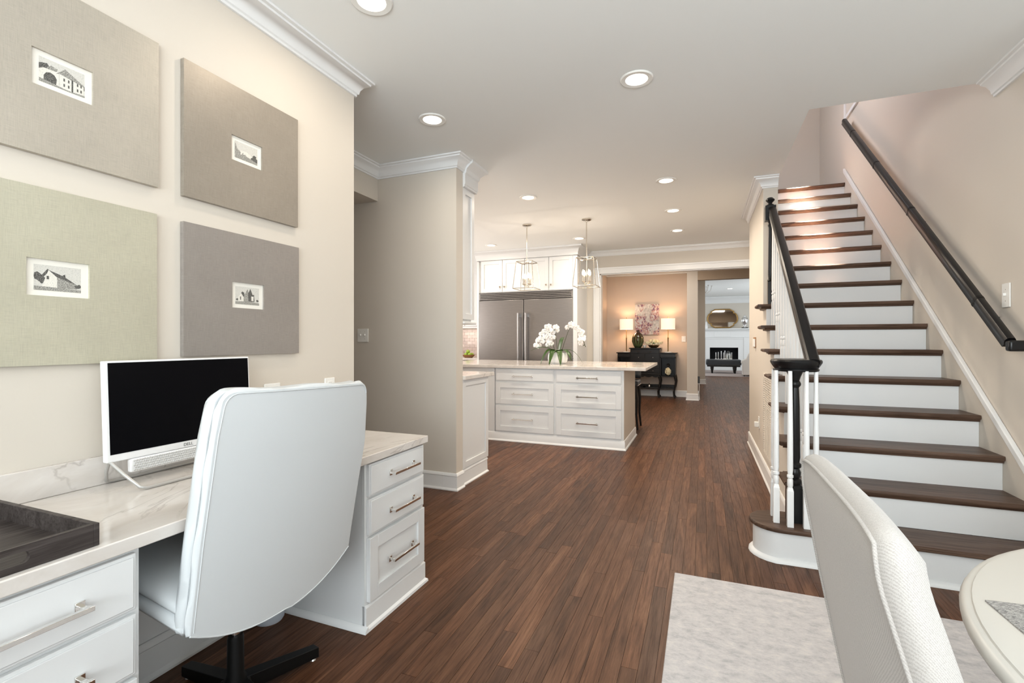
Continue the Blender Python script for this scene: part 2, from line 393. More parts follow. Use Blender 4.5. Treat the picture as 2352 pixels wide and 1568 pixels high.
def window(n, x0, x1, y0, y1, z0, z1):
    o = thing('window_%d' % n, 'w', 'w'); del o['label']; del o['category']; struct(o)
    m = MB()
    if abs(x1-x0) > abs(y1-y0):
        for a in (x0, (x0*2+x1)/3, (x0+x1*2)/3, x1): m.box(a-0.03, a+0.03, y0, y1, z0, z1)
        for z in (z0, (z0+z1)/2, z1): m.box(x0, x1, y0+0.01, y1-0.01, z-0.03, z+0.03)
    else:
        for a in (y0, (y0*2+y1)/3, (y0+y1*2)/3, y1): m.box(x0, x1, a-0.03, a+0.03, z0, z1)
        for z in (z0, (z0+z1)/2, z1): m.box(x0+0.01, x1-0.01, y0, y1, z-0.03, z+0.03)
    m.build('window_frame', 'trim_white', o)
window(1, -1.46, 1.36, -3.09, -3.02, 0.65, 2.45); window(2, 3.22, 3.29, -2.46, 0.86, 0.65, 2.25); window(3, -5.38, -5.32, 5.04, 6.86, 1.05, 2.25)
# dining room beyond and living room
struct(B(-2.18, -2.08, YF+0.121, 11.249, 0, 2.86).build('wall_dining_left', 'accent_paint'))
struct(B(-2.18, -0.301, 11.25, 11.35, 0, 2.86).build('wall_niche', 'accent_paint'))
struct(B(-0.30, -0.09, 10.66, 11.35, 0, 3.2).build('wall_dining_pier', 'wall_paint'))
struct(B(-1.6, 0.075, 14.85, 15.0, 0, 3.2).build('wall_living_pier', 'wall_paint'))
struct(B(-0.089, 2.099, 10.66, 10.80, 2.505, 3.2).build('wall_header_hall', 'shaded_wall_paint'))
struct(B(2.1, 2.2, YF+0.121, 15.0, 0, 3.2).build('wall_corridor_right', 'wall_paint'))
m = B(-1.7, -1.6, 11.351, 15.0, 0, 3.2); m.box(-2.1, -1.6, 15.0, 15.1, 0, 3.2); m.box(-2.2, -2.1, 15.0, 22.9, 0, 0.7); m.box(-2.2, -2.1, 15.0, 22.9, 2.6, 3.2)
struct(m.build('wall_living_left', 'wall_paint'))
m = B(2.2, 3.5, 15.0, 15.1, 0, 3.2); m.box(3.5, 3.6, 15.0, 22.9, 0, 0.7); m.box(3.5, 3.6, 15.0, 22.9, 2.6, 3.2); struct(m.build('wall_living_right', 'wall_paint'))
struct(B(-2.2, 3.6, 22.9, 23.0, 0, 3.2).build('wall_living_far', 'wall_paint'))
# upstairs
m = B(-1.0, XR-0.001, 8.13, 8.25, 3.12, 5.6); struct(m.build('wall_landing', 'wall_paint'))
m = B(-1.1, -1.0, 3.5, 8.25, 2.86, 5.6); m.box(-1.0, XR-0.001, 3.54, 3.653, 2.862, 5.6); struct(m.build('wall_upstairs', 'wall_paint'))
# ceilings
m = MB()
m.box(-5.3, 0.655, -3.1, YF+0.12, CZ, CZ+0.1); m.box(0.6551, XR+0.1, -3.1, 3.655, CZ, CZ+0.1); m.box(0.6551, XR, 6.72, YF+0.12, CZ, CZ+0.1)
m.box(XR+0.1, 3.3, -3.1, 2.85, CZ, CZ+0.1)
struct(m.build('ceiling', 'ceiling_paint'))
m = B(-2.18, 2.2, YF+0.121, 10.66, 2.87, 2.95); m.box(-2.18, -0.301, 10.66, 11.35, 2.87, 2.95); struct(m.build('ceiling_dining', 'ceiling_paint'))
struct(B(-2.2, 3.6, 10.66, 23.0, 3.205, 3.3).build('ceiling_living', 'ceiling_paint'))
struct(B(-1.1, XR, 3.5, 8.25, 5.6, 5.7).build('ceiling_upstairs', 'ceiling_paint'))
struct(B(-1.0, 0.6, 3.66, 8.13, 2.865, 3.10).build('floor_upstairs', 'tread_wood'))

# ------------------------------------------------------------------ floor planks
slab = struct(B(-5.4, 3.6, -3.1, 23, -0.1, -0.018).build('floor', 'dark_gap'))
W = 0.0625; planks = []
yawR = math.radians(21.721); Fx, Fy = -math.sin(yawR), math.cos(yawR); Rx, Ry = math.cos(yawR), math.sin(yawR)
def seen(x, y):
    d = x*Fx + y*Fy
    if d < 0.5: return None
    u = 1176 + 1097.4 * (x*Rx + y*Ry) / d; v = 784 + 1097.4 * 1.23 / d
    return d if (-80 < u < 2430 and v < 1640) else None
def blocked(x, y):
    return (x < -1.33 and y < 2.1) or (x < -1.88 and y < 4.15) or (x < -0.82 and 5.47 < y < 6.45) or (x > 0.53 and y > 3.05) or (x > -0.13 and y < 2.66) or (y > 7.45 and x < -1.85) or (y > YF and x < -1.62) or (x < -1.95 and 2.3 < y < 4.2 and y < 5.4)
k = 0; x = -5.35
while x < 3.5:
    y = -3.0 + random.random() * 0.9; ymax = 23.0
    if x > 1.6 or x < -2.1: ymax = 8.3 if x < -2.1 else 23
    while y < ymax:
        l = random.choice((0.4, 0.65, 0.9, 1.1, 1.4, 1.7)) * random.uniform(0.85, 1.15)
        planks.append((x, y, l)); y += l
    x += W
def best(p):
    ds = [seen(p[0] + W/2, p[1] + p[2]*t) for t in (0.05, 0.5, 0.95) if not blocked(p[0] + W/2, p[1] + p[2]*t)]
    ds = [d for d in ds if d]
    return min(ds) if ds else 1e9
planks = [(best(p), p) for p in planks]; planks.sort(key=lambda t: t[0])
near = planks[:298]; far = planks[298:]
def plank_mesh(mb, x0, y0, wd, l, z0, z1, c, cy=None):
    cy = c if cy is None else cy
    v = [mb.bm.verts.new(p) for p in ((x0, y0, z0), (x0+wd, y0, z0), (x0+wd, y0+l, z0), (x0, y0+l, z0), (x0+c, y0+cy, z1), (x0+wd-c, y0+cy, z1), (x0+wd-c, y0+l-cy, z1), (x0+c, y0+l-cy, z1))]
    return [f for f in (mb.f([v[i] for i in q]) for q in ((4, 5, 6, 7), (0, 1, 5, 4), (1, 2, 6, 5), (2, 3, 7, 6), (3, 0, 4, 7))) if f]
mb = MB(); plank_mesh(mb, 0, 0, 1, 1, -1, 0, 0.009, 0.0006); pm = None
for _, (x, y, l) in near:
    if pm is None:
        o = mb.build('plank', 'plank_wood', slab, smooth=0); pm = o.data
    else:
        o = bpy.data.objects.new('plank', pm); COL.objects.link(o); o.parent = slab
    o.location = (x, y, 0); o.scale = (W, l, 0.017)
mb = MB(); lay = mb.bm.faces.layers.float.new('tint')
for _, (x, y, l) in far:
    t = random.random()
    for f in plank_mesh(mb, x, y, W, l, -0.017, 0, 0.0005): f[lay] = t
o = mb.build('planking', 'plank_wood_far', slab, smooth=0); o['kind'] = 'stuff'

# ------------------------------------------------------------------ crown, baseboards, casings
def crown(z, d=0.10, p=0.085):
    return [(0, z-d), (0.14*p, z-d), (0.14*p, z-d*0.88), (0.24*p, z-d*0.84), (0.30*p, z-d*0.62), (0.52*p, z-d*0.36), (0.80*p, z-d*0.25), (0.82*p, z-d*0.15), (p, z-d*0.12), (p, z-0.0005), (0, z-0.0005)]
BASE = [(0, 0.001), (0.024, 0.001), (0.024, 0.010), (0.014, 0.022), (0.012, 0.115), (0.016, 0.120), (0.013, 0.134), (0.006, 0.142), (0, 0.142)]
tn = [0]
def trim(path, prof, name='trim', mat='trim_white'):
    tn[0] += 1; return struct(MB().sweep(path, prof).build(name if name != 'trim' else 'trim_%d' % tn[0], mat))
C1 = crown(CZ)
trim([(XL, -3.0), (XL, 2.25), (XL-0.118, 2.25)], C1)
trim([(-2.668, 1.6), (-2.668, 3.49), (-1.885, 3.49), (-1.885, 3.607)], C1)
trim([(XR, 3.64), (XR, 2.76)], crown(CZ, 0.10, 0.09))
trim([(0.652, 5.03), (XH, 5.03), (XH, 6.45), (1.2, 6.45)][::-1], [(o, z) for o, z in C1])
trim([(-1.84, YF), (1.59, YF)], crown(CZ, 0.085, 0.075))
trim([(-2.08, YF+0.13), (-2.08, 11.25), (-0.301, 11.25)], crown(2.868, 0.13, 0.09))
trim([(-2.1, 22.9), (3.5, 22.9)], crown(3.2, 0.30, 0.16))
trim([(-2.0, 3.49), (-1.885, 3.49), (-1.885, 3.605)], BASE, 'baseboard_column')
struct(MB().sweep([(-4.1, 3.49), (-2.001, 3.49)], BASE).build('baseboard_passage', 'trim_white'))
trim([(0.9, 6.45), (XH, 6.45), (XH, 3.33)], BASE, 'baseboard_hall')
trim([(-2.08, 8.24), (-2.08, 11.25), (-0.30, 11.25), (-0.30, 10.66), (-0.09, 10.66), (-0.09, 11.35)], BASE, 'baseboard_dining')
trim([(-1.6, 14.85), (0.075, 14.85), (0.075, 15.0)], BASE, 'baseboard_pier')
# cased opening in the far wall
m = B(-1.73, -1.62, YF-0.022, YF-0.001, 0, 2.48); m.box(-1.722, -1.70, YF-0.03, YF-0.022, 0, 2.475)
m.box(-1.619, 1.55, YF-0.022, YF-0.001, 2.375, 2.48); m.box(-1.70, 1.55, YF-0.032, YF-0.022, 2.455, 2.48); m.box(-1.70, 1.55, YF-0.026, YF-0.022, 2.375, 2.39)
m.box(-1.62, -1.60, YF-0.001, YF+0.125, 0, 2.36); m.box(-1.60, 1.55, YF-0.001, YF+0.125, 2.36, 2.375)
struct(m.build('trim_opening', 'trim_white', bevel=0.002))

# ------------------------------------------------------------------ staircase
RISE, RUN, Y1 = 0.195, 0.2488, 3.006
SC = (1.0, Y1, 0)
st = thing('staircase', 'white staircase with dark stained oak treads rising along the right wall', 'staircase', SC)
ny = lambda i: Y1 + (i-1) * RUN            # nosing front
ry = lambda i: ny(i) + 0.03                # riser face
xs1 = XR - 0.018
def nose(y, z, d):      # profile in (y,z)
    return [(y+0.004, z), (y, z-0.006), (y-0.0, z-0.018), (y+0.004, z-0.026), (y+0.014, z-0.028), (y+0.018, z-0.040), (y+0.029, z-0.043), (y+0.0295, z-0.028), (y+d, z-0.028), (y+d, z)]
for i in range(2, 17):
    z = RISE * i; x0 = XH - 0.075 if i <= 8 else 0.654
    d = RUN + 0.030 if i < 16 else 1.4
    m = MB().prism([(a, b) for a, b in nose(ny(i), z, d)], 'x', x0 + (0.03 if i <= 8 else 0), xs1)
    if i <= 8:      # returned nosing at the open end
        m.prism([(XH-0.045+0.001, z-0.028), (XH-0.060, z-0.026), (XH-0.075, z-0.018), (XH-0.075, z-0.006), (XH-0.070, z), (XH-0.045+0.001, z)], 'y', ny(i), ny(i) + RUN + 0.005)
        m.prism([(XH-0.002, z-0.046), (XH-0.030, z-0.040), (XH-0.032, z-0.0285), (XH-0.002, z-0.0285)], 'y', ny(i)+0.02, ny(i) + RUN + 0.02)
    m.build('tread', 'tread_wood', st, SC)
    B(XH-0.002 if i <= 8 else 0.656, xs1, ry(i), ry(i) + 0.012, RISE*(i-1), z - 0.029).build('riser', 'riser_white', st, SC)
# starting step with bullnose end
bc = (0.42, 3.160); br = 0.130
def bull(r, x1=xs1, yb=None):
    p = [(x1, bc[1]-r)]
    for k in range(13): a = -PI/2 - PI*k/12; p.append((bc[0] + r*math.cos(a), bc[1] + r*math.sin(a)))
    p.append((XH-0.001, bc[1]+r)); return p
pt = bull(br + 0.032)
m = MB().prism(pt + [(XH-0.001, ry(2)), (xs1, ry(2))], 'z', RISE-0.026, RISE)
m.build('bullnose_tread', 'tread_wood', st, SC, bevel=0.008, seg=3)
m = MB().sweep([(xs1, ry(1)), (bc[0], ry(1))] + bull(br)[2:], [(0, 0), (0.0, RISE-0.028), (-0.012, RISE-0.028), (-0.012, 0)])
m.build('bullnose_riser', 'riser_white', st, SC)
m = MB().sweep([(xs1, ry(1)), (bc[0], ry(1))] + bull(br)[2:], [(-0.0125, 0.001), (-0.036, 0.001), (-0.034, 0.012), (-0.024, 0.022), (-0.0125, 0.026)])
m.build('shoe_moulding', 'riser_white', st, SC)
# wall under the open side: saw tooth
pts = [(3.30, 0)]
for i in range(2, 9):
    pts += [(ry(i)+0.013, RISE*(i-1)-0.029), (ry(i)+0.013, RISE*i - 0.029)]
pts += [(5.03, RISE*8-0.029), (5.03, 0)]
struct(MB().prism(pts, 'x', XH, XH+0.10).build('wall_under_stairs', 'wall_paint'))
MB().prism([(ry(i_) - 0.001 if False else a, b) for i_, (a, b) in enumerate([(3.3, 0.01), (ry(2), 0.01), (ry(2), RISE*2-0.03), (3.3, RISE-0.03)])], 'x', XH+0.101, XH+0.11).build('carriage', 'riser_white', st, SC)
# skirt on the right wall
def sk(y, off): return RISE + (y - Y1) * RISE / RUN + off
ya, yb = 3.06, 6.80
m = MB().prism([(ya, 0.001), (yb, sk(yb, -0.45)), (yb, sk(yb, 0.085)), (ya, sk(ya, 0.085))], 'x', XR-0.017, XR-0.001)
m.build('skirt_board', 'wall_paint', st, SC)
m = MB().prism([(ya, sk(ya, 0.085)), (yb, sk(yb, 0.085)), (yb, sk(yb, 0.135)), (ya, sk(ya, 0.135))], 'x', XR-0.026, XR-0.001)
m.build('skirt_cap', 'trim_white', st, SC, bevel=0.005)

# balustrade
BO = (0.5, 3.17, RISE)
bal = thing('stair_balustrade', 'black handrail and newels over white turned balusters on open stair side', 'railing', BO)
def rail_z(y): return RISE + (y - Y1) * 0.775 + 0.875      # top of rail
def baluster(x, y, z0, z1):
    m = MB(); s = 0.0155; h = 0.20 if z1-z0 > 0.7 else 0.16
    m.frustum((x, y), s, s, s, s, z0, z0+h); m.frustum((x, y), s, 0.011, s, 0.011, z0+h, z0+h+0.02)
    zz = z0+h+0.018
    m.lathe([(0.011, 0), (0.0145, 0.012), (0.0145, 0.045), (0.0105, 0.052), (0.0165, 0.058), (0.0165, 0.070), (0.012, 0.075), (0.0150, 0.10), (0.0145, 0.30), (0.0105, max(0.32, z1-zz))], (x, y, zz), 12)
    return m.build('baluster', 'trim_white', bal, BO)
for i in range(2, 9):
    for fr in (0.30, 0.80):
        y = ny(i) + RUN*fr
        if i == 8 and fr > 0.5: continue
        baluster(0.575, y, RISE*i, rail_z(y) - 0.05)
vc = (0.495, 3.165)
for a in (-150, -108, -66, -25, 150):
    r = 0.112
    baluster(vc[0] + r*math.cos(math.radians(a)) - 0.004, vc[1] + r*math.sin(math.radians(a)) + 0.0, RISE, 1.065)
# starting newel
m = MB(); m.box(vc[0]-0.042, vc[0]+0.042, vc[1]-0.042, vc[1]+0.042, RISE, RISE+0.20)
m.frustum(vc, 0.042, 0.028, 0.042, 0.028, RISE+0.20, RISE+0.215)
m.lathe([(0.03, 0), (0.038, 0.015), (0.038, 0.03), (0.024, 0.04), (0.030, 0.055), (0.032, 0.075), (0.024, 0.095), (0.034, 0.105), (0.034, 0.12), (0.024, 0.13), (0.029, 0.16), (0.026, 0.45), (0.022, 0.56), (0.032, 0.575), (0.032, 0.585), (0.024, 0.60), (0.030, 0.62), (0.042, 0.65), (0.042, 0.665)], (vc[0], vc[1], RISE+0.21), 20)
m.build('newel_post', 'black_paint', bal, BO)
# volute
m = MB().lathe([(0.0, 1.060), (0.112, 1.060), (0.116, 1.066), (0.116, 1.072), (0.110, 1.076), (0.122, 1.094), (0.130, 1.108), (0.131, 1.118), (0.126, 1.126), (0.112, 1.130), (0.0, 1.130)], (vc[0]+0.006, vc[1], 0), 40)
m.build('volute', 'black_paint', bal, BO)
# sloping rail
def rail_prof(m, p0, p1, w_, h_):
    p0, p1 = Vector(p0), Vector(p1); t = (p1-p0).normalized(); s = Vector((1, 0, 0)); u = s.cross(t)
    pr = [(-0.5, -1), (-0.42, -0.72), (-0.5, -0.55), (-0.5, -0.25), (-0.36, -0.06), (-0.15, 0), (0.15, 0), (0.36, -0.06), (0.5, -0.25), (0.5, -0.55), (0.42, -0.72), (0.5, -1)]
    A = [m.bm.verts.new(p0 + s*a*w_ + u*b*h_) for a, b in pr]; Bv = [m.bm.verts.new(p1 + s*a*w_ + u*b*h_) for a, b in pr]
    n = len(pr)
    for i in range(n): m.f([A[i], A[(i+1) % n], Bv[(i+1) % n], Bv[i]])
    m.f(list(reversed(A))); m.f(Bv)
m = MB(); rail_prof(m, (0.572, 3.06, rail_z(3.06)+0.02), (0.572, 4.74, rail_z(4.74)), 0.062, 0.058)
m.build('handrail', 'black_paint', bal, BO)
# upper newel against wall end
un = (0.560, 4.79)
m = B(un[0]-0.02, un[0]+0.02, un[1]-0.02, un[1]+0.02, RISE*8, RISE*8+0.20)
m.lathe([(0.02, 0), (0.024, 0.01), (0.015, 0.03), (0.018, 0.06), (0.013, 0.48), (0.020, 0.50), (0.014, 0.52), (0.03, 0.55), (0.03, 0.56)], (un[0], un[1], RISE*8+0.20), 14)
m.box(un[0]-0.042, un[0]+0.042, un[1]-0.042, un[1]+0.042, RISE*8+0.74, RISE*8+0.87)
m.lathe([(0.035, 0), (0.03, 0.012), (0.015, 0.02), (0.018, 0.03), (0.036, 0.05), (0.036, 0.058), (0.02, 0.075), (0, 0.08)], (un[0], un[1], RISE*8+0.87), 18)
m.build('newel_post', 'black_paint', bal, BO)['label'] = 'slim black newel with a round cap at the wall end'
# wall rail
WR = (XR, 3.3, 1.2)
wr = thing('wall_handrail', 'black handrail on brackets running up the right stair wall', 'handrail', WR)
za = lambda y: 1.185 + (y-3.31) * 0.796
m = MB(); rail_prof(m, (1.515, 3.315, za(3.315)+0.06), (1.515, 6.50, za(6.50)+0.06), 0.046, 0.060)
m.build('rail', 'black_paint', wr, WR)
B(1.492, XR-0.001, 3.285, 3.330, 1.178, 1.236).build('rail_return', 'black_paint', wr, WR, bevel=0.012, seg=3)
for y in (3.62, 4.6, 5.4, 6.15):
    m = MB().tube([(XR-0.002, y, za(y)-0.09), (1.56, y, za(y)-0.085), (1.53, y, za(y)-0.05), (1.515, y, za(y)-0.005)], 0.008, 8)
    m.box(XR-0.008, XR-0.001, y-0.02, y+0.02, za(y)-0.12, za(y)-0.06)
    rail_prof(m, (1.515, y-0.009, za(y-0.009)+0.062), (1.515, y+0.009, za(y+0.009)+0.062), 0.048, 0.0645)
    m.build('bracket', 'black_metal', wr, WR)
# upstairs trim and wooden frame
m = B(XR-0.012, XR-0.001, 6.76, 6.83, 3.90, 5.2); m.box(XR-0.001, XR-0.02, 6.0, 6.83, 3.86, 3.90)
struct(m.build('trim_upstairs', 'trim_white'))
f0 = thing('wooden_frame', 'dark wooden picture frame glimpsed at the top of the stairs', 'picture', (1.0, 8.10, 4.2))
B(0.60, 0.965, 8.10, 8.128, 3.77, 4.6).build('frame', 'tread_wood', f0, (1.0, 8.10, 4.2), bevel=0.004)
B(0.64, 0.93, 8.094, 8.0995, 3.81, 4.56).build('panel', 'paper', f0, (1.0, 8.10, 4.2))

# ------------------------------------------------------------------ cabinetry helpers
def fbox(m, face, p, a0, a1, d0, d1, z0, z1):
    if face == 'y-': m.box(a0, a1, p-d1, p-d0, z0, z1)
    elif face == 'x+': m.box(p+d0, p+d1, a0, a1, z0, z1)
def front(face, p, a0, a1, z0, z1, t=0.019, fw=0.055, slab_=False):
    m = MB()
    if slab_:
        fbox(m, face, p, a0, a1, 0.0005, t-0.005, z0, z1); fbox(m, face, p, a0+0.008, a1-0.008, t-0.0052, t, z0+0.008, z1-0.008)
    else:
        fbox(m, face, p, a0, a0+fw, 0.0005, t, z0, z1); fbox(m, face, p, a1-fw, a1, 0.0005, t, z0, z1)
        fbox(m, face, p, a0+fw, a1-fw, 0.0005, t, z0, z0+fw); fbox(m, face, p, a0+fw, a1-fw, 0.0005, t, z1-fw, z1)
        fbox(m, face, p, a0+fw, a1-fw, 0.0005, t-0.010, z0+fw, z1-fw)
    return m
def pull(face, p, a0, a1, z, parent, org, s=0.0055, proj=0.032):
    m = MB()
    for a in (a0+0.012, a1-0.012):
        fbox(m, face, p, a-0.010, a+0.010, 0.0, 0.005, z-0.013, z+0.013); fbox(m, face, p, a-s, a+s, 0.004, proj-s, z-s, z+s)
    fbox(m, face, p, a0, a1, proj-s, proj+s, z-s, z+s)
    return m.build('handle', 'chrome', parent, org, bevel=0.001)
CAB = 'cabinet_white'
# ------------------------------------------------------------------ desk
def desk_cab(label, y0, y1, drawers, handles, shoe, shoe2=None):
    o = (-1.6, (y0+y1)/2, 0)
    t = thing('drawer_cabinet', label, 'cabinet', o)
    B(XL+0.001, -1.345, y0, y1, 0.0, 0.714).build('carcass', CAB, t, o, bevel=0.002)
    m = MB().box(-1.345, -1.331, y0-0.002, y1+0.002, 0.105, 0.714); m.build('face_frame', CAB, t, o)
    MB().sweep(shoe, [(0, 0.001), (0.022, 0.001), (0.020, 0.012), (0.010, 0.020), (0.010, 0.098), (0.004, 0.106), (0, 0.106)]).build('plinth', 'trim_white', t, o)
    if shoe2: MB().sweep(shoe2, [(0, 0.001), (0.022, 0.001), (0.020, 0.012), (0.010, 0.022), (0.001, 0.024)]).build('shoe_moulding', 'trim_white', t, o)
    for (z0, z1, sl), (h0, h1, hz) in zip(drawers, handles):
        d = front('x+', -1.331, y0+0.012, y1-0.012, z0, z1, slab_=sl).build('drawer', CAB, t, o, bevel=0.0015)
        pull('x+', -1.312, h0, h1, hz, d, o)
    return t
DR = [(0.568, 0.706, True), (0.402, 0.556, True), (0.118, 0.390, False)]
desk_cab('white three drawer desk pedestal at the right end under the worktop', 1.652, 2.103, DR, [(1.795, 2.0, 0.638), (1.795, 2.0, 0.470), (1.79, 1.99, 0.250)],
         [(-1.331, 1.650), (-1.331, 2.103), (-1.871, 2.103)], [(-1.870, 1.6515), (-1.309, 1.6515)])
desk_cab('white drawer cabinet at the left end of the desk below the tray', -0.10, 0.775, [(0.562, 0.702, True), (0.400, 0.550, True), (0.118, 0.390, False)],
         [(0.25, 0.655, 0.628), (0.25, 0.655, 0.462), (0.25, 0.655, 0.25)], [(-1.331, -0.10), (-1.331, 0.775), (-1.871, 0.775)])
m = B(XL+0.001, XL+0.014, 0.776, 1.651, 0.0, 0.714); m.sweep([(XL+0.0145, 0.790), (XL+0.0145, 1.615)], BASE)
struct(m.build('trim_kneehole', CAB))
WT = (-1.6, 0.9, 0.715)
wt = thing('desk_worktop', 'white veined quartz desk worktop along the left wall', 'worktop', WT)
B(XL+0.001, -1.303, -0.3, 2.112, 0.715, 0.750).build('slab', 'quartz', wt, WT, bevel=0.003)
B(XL+0.001, XL+0.021, -0.3, 2.112, 0.7505, 0.845).build('backsplash', 'quartz', wt, WT, bevel=0.002)

# ------------------------------------------------------------------ framed engravings
def art(label, y0, y1, z0, z1, iy0, iy1, iz0, iz1, mat, kind):
    o = (XL, (y0+y1)/2, (z0+z1)/2)
    t = thing('framed_engraving', label, 'picture', o, 'square framed engravings on the left wall')
    xf = XL + 0.021; m = MB()
    for a, b, c, d in ((y0, iy0, z0, z1), (iy1, y1, z0, z1), (iy0, iy1, z0, iz0), (iy0, iy1, iz1, z1)): m.box(XL+0.002, xf, a, b, c, d)
    m.build('mat', mat, t, o)
    B(XL+0.002, xf-0.008, iy0, iy1, iz0, iz1).build('inner_mat', 'mat_board', t, o)
    # print: flat engraving in tones, unit coords u,v
    mg = 0.020; py0, py1, pz0, pz1 = iy0+mg, iy1-mg, iz0+mg*0.85, iz1-mg*0.85
    m = MB(); lv = [xf-0.0078]
    def poly(mi, pts):
        m.mi = mi; lv[0] += 0.00004
        m.f([m.bm.verts.new((lv[0], py0+(py1-py0)*u, pz0+(pz1-pz0)*v)) for u, v in pts])
    def tree(mi, cx, cy, r, n=11, s=1.2):
        poly(mi, [(min(1, max(0, cx + r*random.uniform(.7, 1.2)*math.cos(2*PI*k/n))), min(1, max(0, cy + r*s*random.uniform(.7, 1.25)*math.sin(2*PI*k/n)))) for k in range(n)])
    poly(0, [(0, 0), (1, 0), (1, 1), (0, 1)])
    if kind == 0:
        tree(1, .1, .62, .16); tree(2, .28, .66, .12); tree(1, .93, .38, .12); poly(3, [(0, .0), (.42, 0), (.42, .62), (.1, .6), (0, .5)])
        poly(1, [(.10, .08), (.36, .05), (.38, .30), (.33, .44), (.24, .50), (.15, .44), (.10, .30)]); poly(2, [(.36, .55), (.56, .88), (.98, .50), (.98, .42), (.44, .60)])
        poly(3, [(.44, .60), (.98, .44), (.98, .05), (.44, .02)]); poly(1, [(.70, .56), (.74, .55), (.74, .05), (.70, .05)])
        for a in (.52, .62, .82, .9):
            for b in (.14, .36): poly(1, [(a, b), (a+.035, b), (a+.035, b+.12), (a, b+.12)])
        poly(2, [(0, 0), (1, 0), (1, .08), (.6, .04), (0, .14)])
    elif kind == 1:
        poly(2, [(0, .95), (.12, .55), (.3, .42), (.3, .2), (0, .25)]); poly(3, [(.2, .5), (.5, .58), (.7, .45), (.75, .3), (.25, .25)])
        tree(2, .15, .4, .12); tree(1, .86, .42, .10); tree(2, .4, .35, .1); poly(1, [(.7, .3), (.84, .44), (1, .34), (1, .05), (.72, .08)]); poly(2, [(0, 0), (1, 0), (1, .12), (.5, .3), (0, .28)])
        poly(3, [(.35, .35), (.42, .55), (.48, .36)]); poly(3, [(.55, .33), (.6, .5), (.66, .33)])
    elif kind == 2:
        tree(1, .08, .55, .09, s=1.6); tree(1, .17, .40, .10); poly(1, [(.12, .52), (.28, .86), (.33, .80), (.18, .5)]); poly(3, [(.16, .14), (.30, .82), (.48, .62), (.48, .12)])
        poly(1, [(.30, .82), (.62, .62), (.92, .30), (.48, .55)]); poly(2, [(.48, .56), (.92, .30), (.92, .14), (.48, .12)]); poly(1, [(.60, .66), (.65, .70), (.66, .58), (.61, .56)])
        poly(1, [(.26, .45), (.31, .45), (.31, .58), (.26, .58)]); tree(1, .94, .25, .07); poly(2, [(0, 0), (1, 0), (1, .10), (.5, .14), (0, .16)])
    else:
        poly(1, [(.12, .40), (.28, .74), (.36, .68), (.40, .36), (.34, .36)]); poly(3, [(.12, .18), (.12, .42), (.24, .64), (.34, .42), (.34, .16)])
        poly(2, [(.34, .16), (.34, .46), (.50, .90), (.58, .60), (.58, .16)]); poly(1, [(.52, .62), (.62, .94), (.72, .58), (.78, .62), (.80, .20), (.55, .18)])
        poly(3, [(.66, .24), (.76, .24), (.76, .5), (.66, .5)]); poly(1, [(.19, .26), (.23, .26), (.23, .44), (.19, .44)]); tree(1, .07, .26, .05); tree(1, .92, .26, .06); poly(2, [(0, 0), (1, 0), (1, .12), (.6, .20), (0, .14)])
    me = m.build('print', ['ink_sky', 'ink_dark', 'ink_mid', 'ink_light'], t, o, smooth=0)
art('upper left framed engraving of a house beside an arched bridge', 0.593, 1.159, 1.800, 2.333, 0.798, 0.954, 2.008, 2.118, 'linen_warm', 0)
art('upper right framed engraving of a hilly landscape on taupe mat', 1.251, 1.814, 1.797, 2.331, 1.454, 1.607, 2.010, 2.117, 'linen_taupe', 1)
art('lower left framed engraving of a long barn on sage mat', 0.585, 1.153, 1.157, 1.700, 0.786, 0.944, 1.370, 1.482, 'linen_sage', 2)
art('lower right framed engraving of a ruined gabled church on mauve mat', 1.250, 1.820, 1.172, 1.697, 1.457, 1.616, 1.376, 1.487, 'linen_mauve', 3)

# ------------------------------------------------------------------ wall plates
def plate(label, cat, face, p, a, z, w_=0.072, h_=0.115, kind='outlet', name='wall_plate', s=1, gang=1):
    o = (a, p, z) if face in ('y-',) else (p, a, z)
    t = thing(name, label, cat, o)
    m = MB()
    if face == 'x-': bx = lambda a0, a1, d0, d1, z0, z1: m.box(p-d1, p-d0, a0, a1, z0, z1)
    else: bx = lambda a0, a1, d0, d1, z0, z1: fbox(m, face, p, a0, a1, d0, d1, z0, z1)
    bx(a-w_/2, a+w_/2, 0.0005, 0.007, z-h_/2, z+h_/2); m.build('cover_plate', 'plate_white', t, o, bevel=0.002)
    for g in range(gang):
        ac = a + (g - (gang-1)/2) * 0.046
        if kind == 'outlet':
            for dz in (-0.026, 0.026):
                m = MB(); bx(ac-0.016, ac+0.016, 0.0065, 0.009, z+dz-0.014, z+dz+0.014); q = m.build('socket', 'plate_white', t, o, bevel=0.002)
                for e in (-0.006, 0.006): m = MB(); bx(ac+e-0.001, ac+e+0.001, 0.0088, 0.0094, z+dz-0.004, z+dz+0.006); m.build('slot', 'dark_cap', q, o)
        else:
            m = MB(); bx(ac-0.005, ac+0.005, 0.0065, 0.020, z-0.002, z+0.012); m.build('toggle', 'plate_white', t, o, bevel=0.001)
            for dz in (-0.032, 0.032): m = MB(); bx(ac-0.002, ac+0.002, 0.0065, 0.0078, z+dz-0.002, z+dz+0.002); m.build('screw', 'nickel', t, o)
    return t
plate('white double outlet plate on left wall behind the monitor edge', 'outlet', 'x+', XL, 1.676, 0.975, 0.088, 0.115)
plate('white outlet plate on left wall near its right end above the desk', 'outlet', 'x+', XL, 2.05, 0.975)
plate('white double toggle switch plate on the beige column wall', 'switch', 'y-', 3.49, -2.828, 1.285, 0.118, 0.118, 'switch', 'light_switch', gang=2)
plate('white toggle switch plate on the right stair wall', 'switch', 'x-', XR, 3.53, 1.49, 0.075, 0.135, 'switch', 'light_switch')
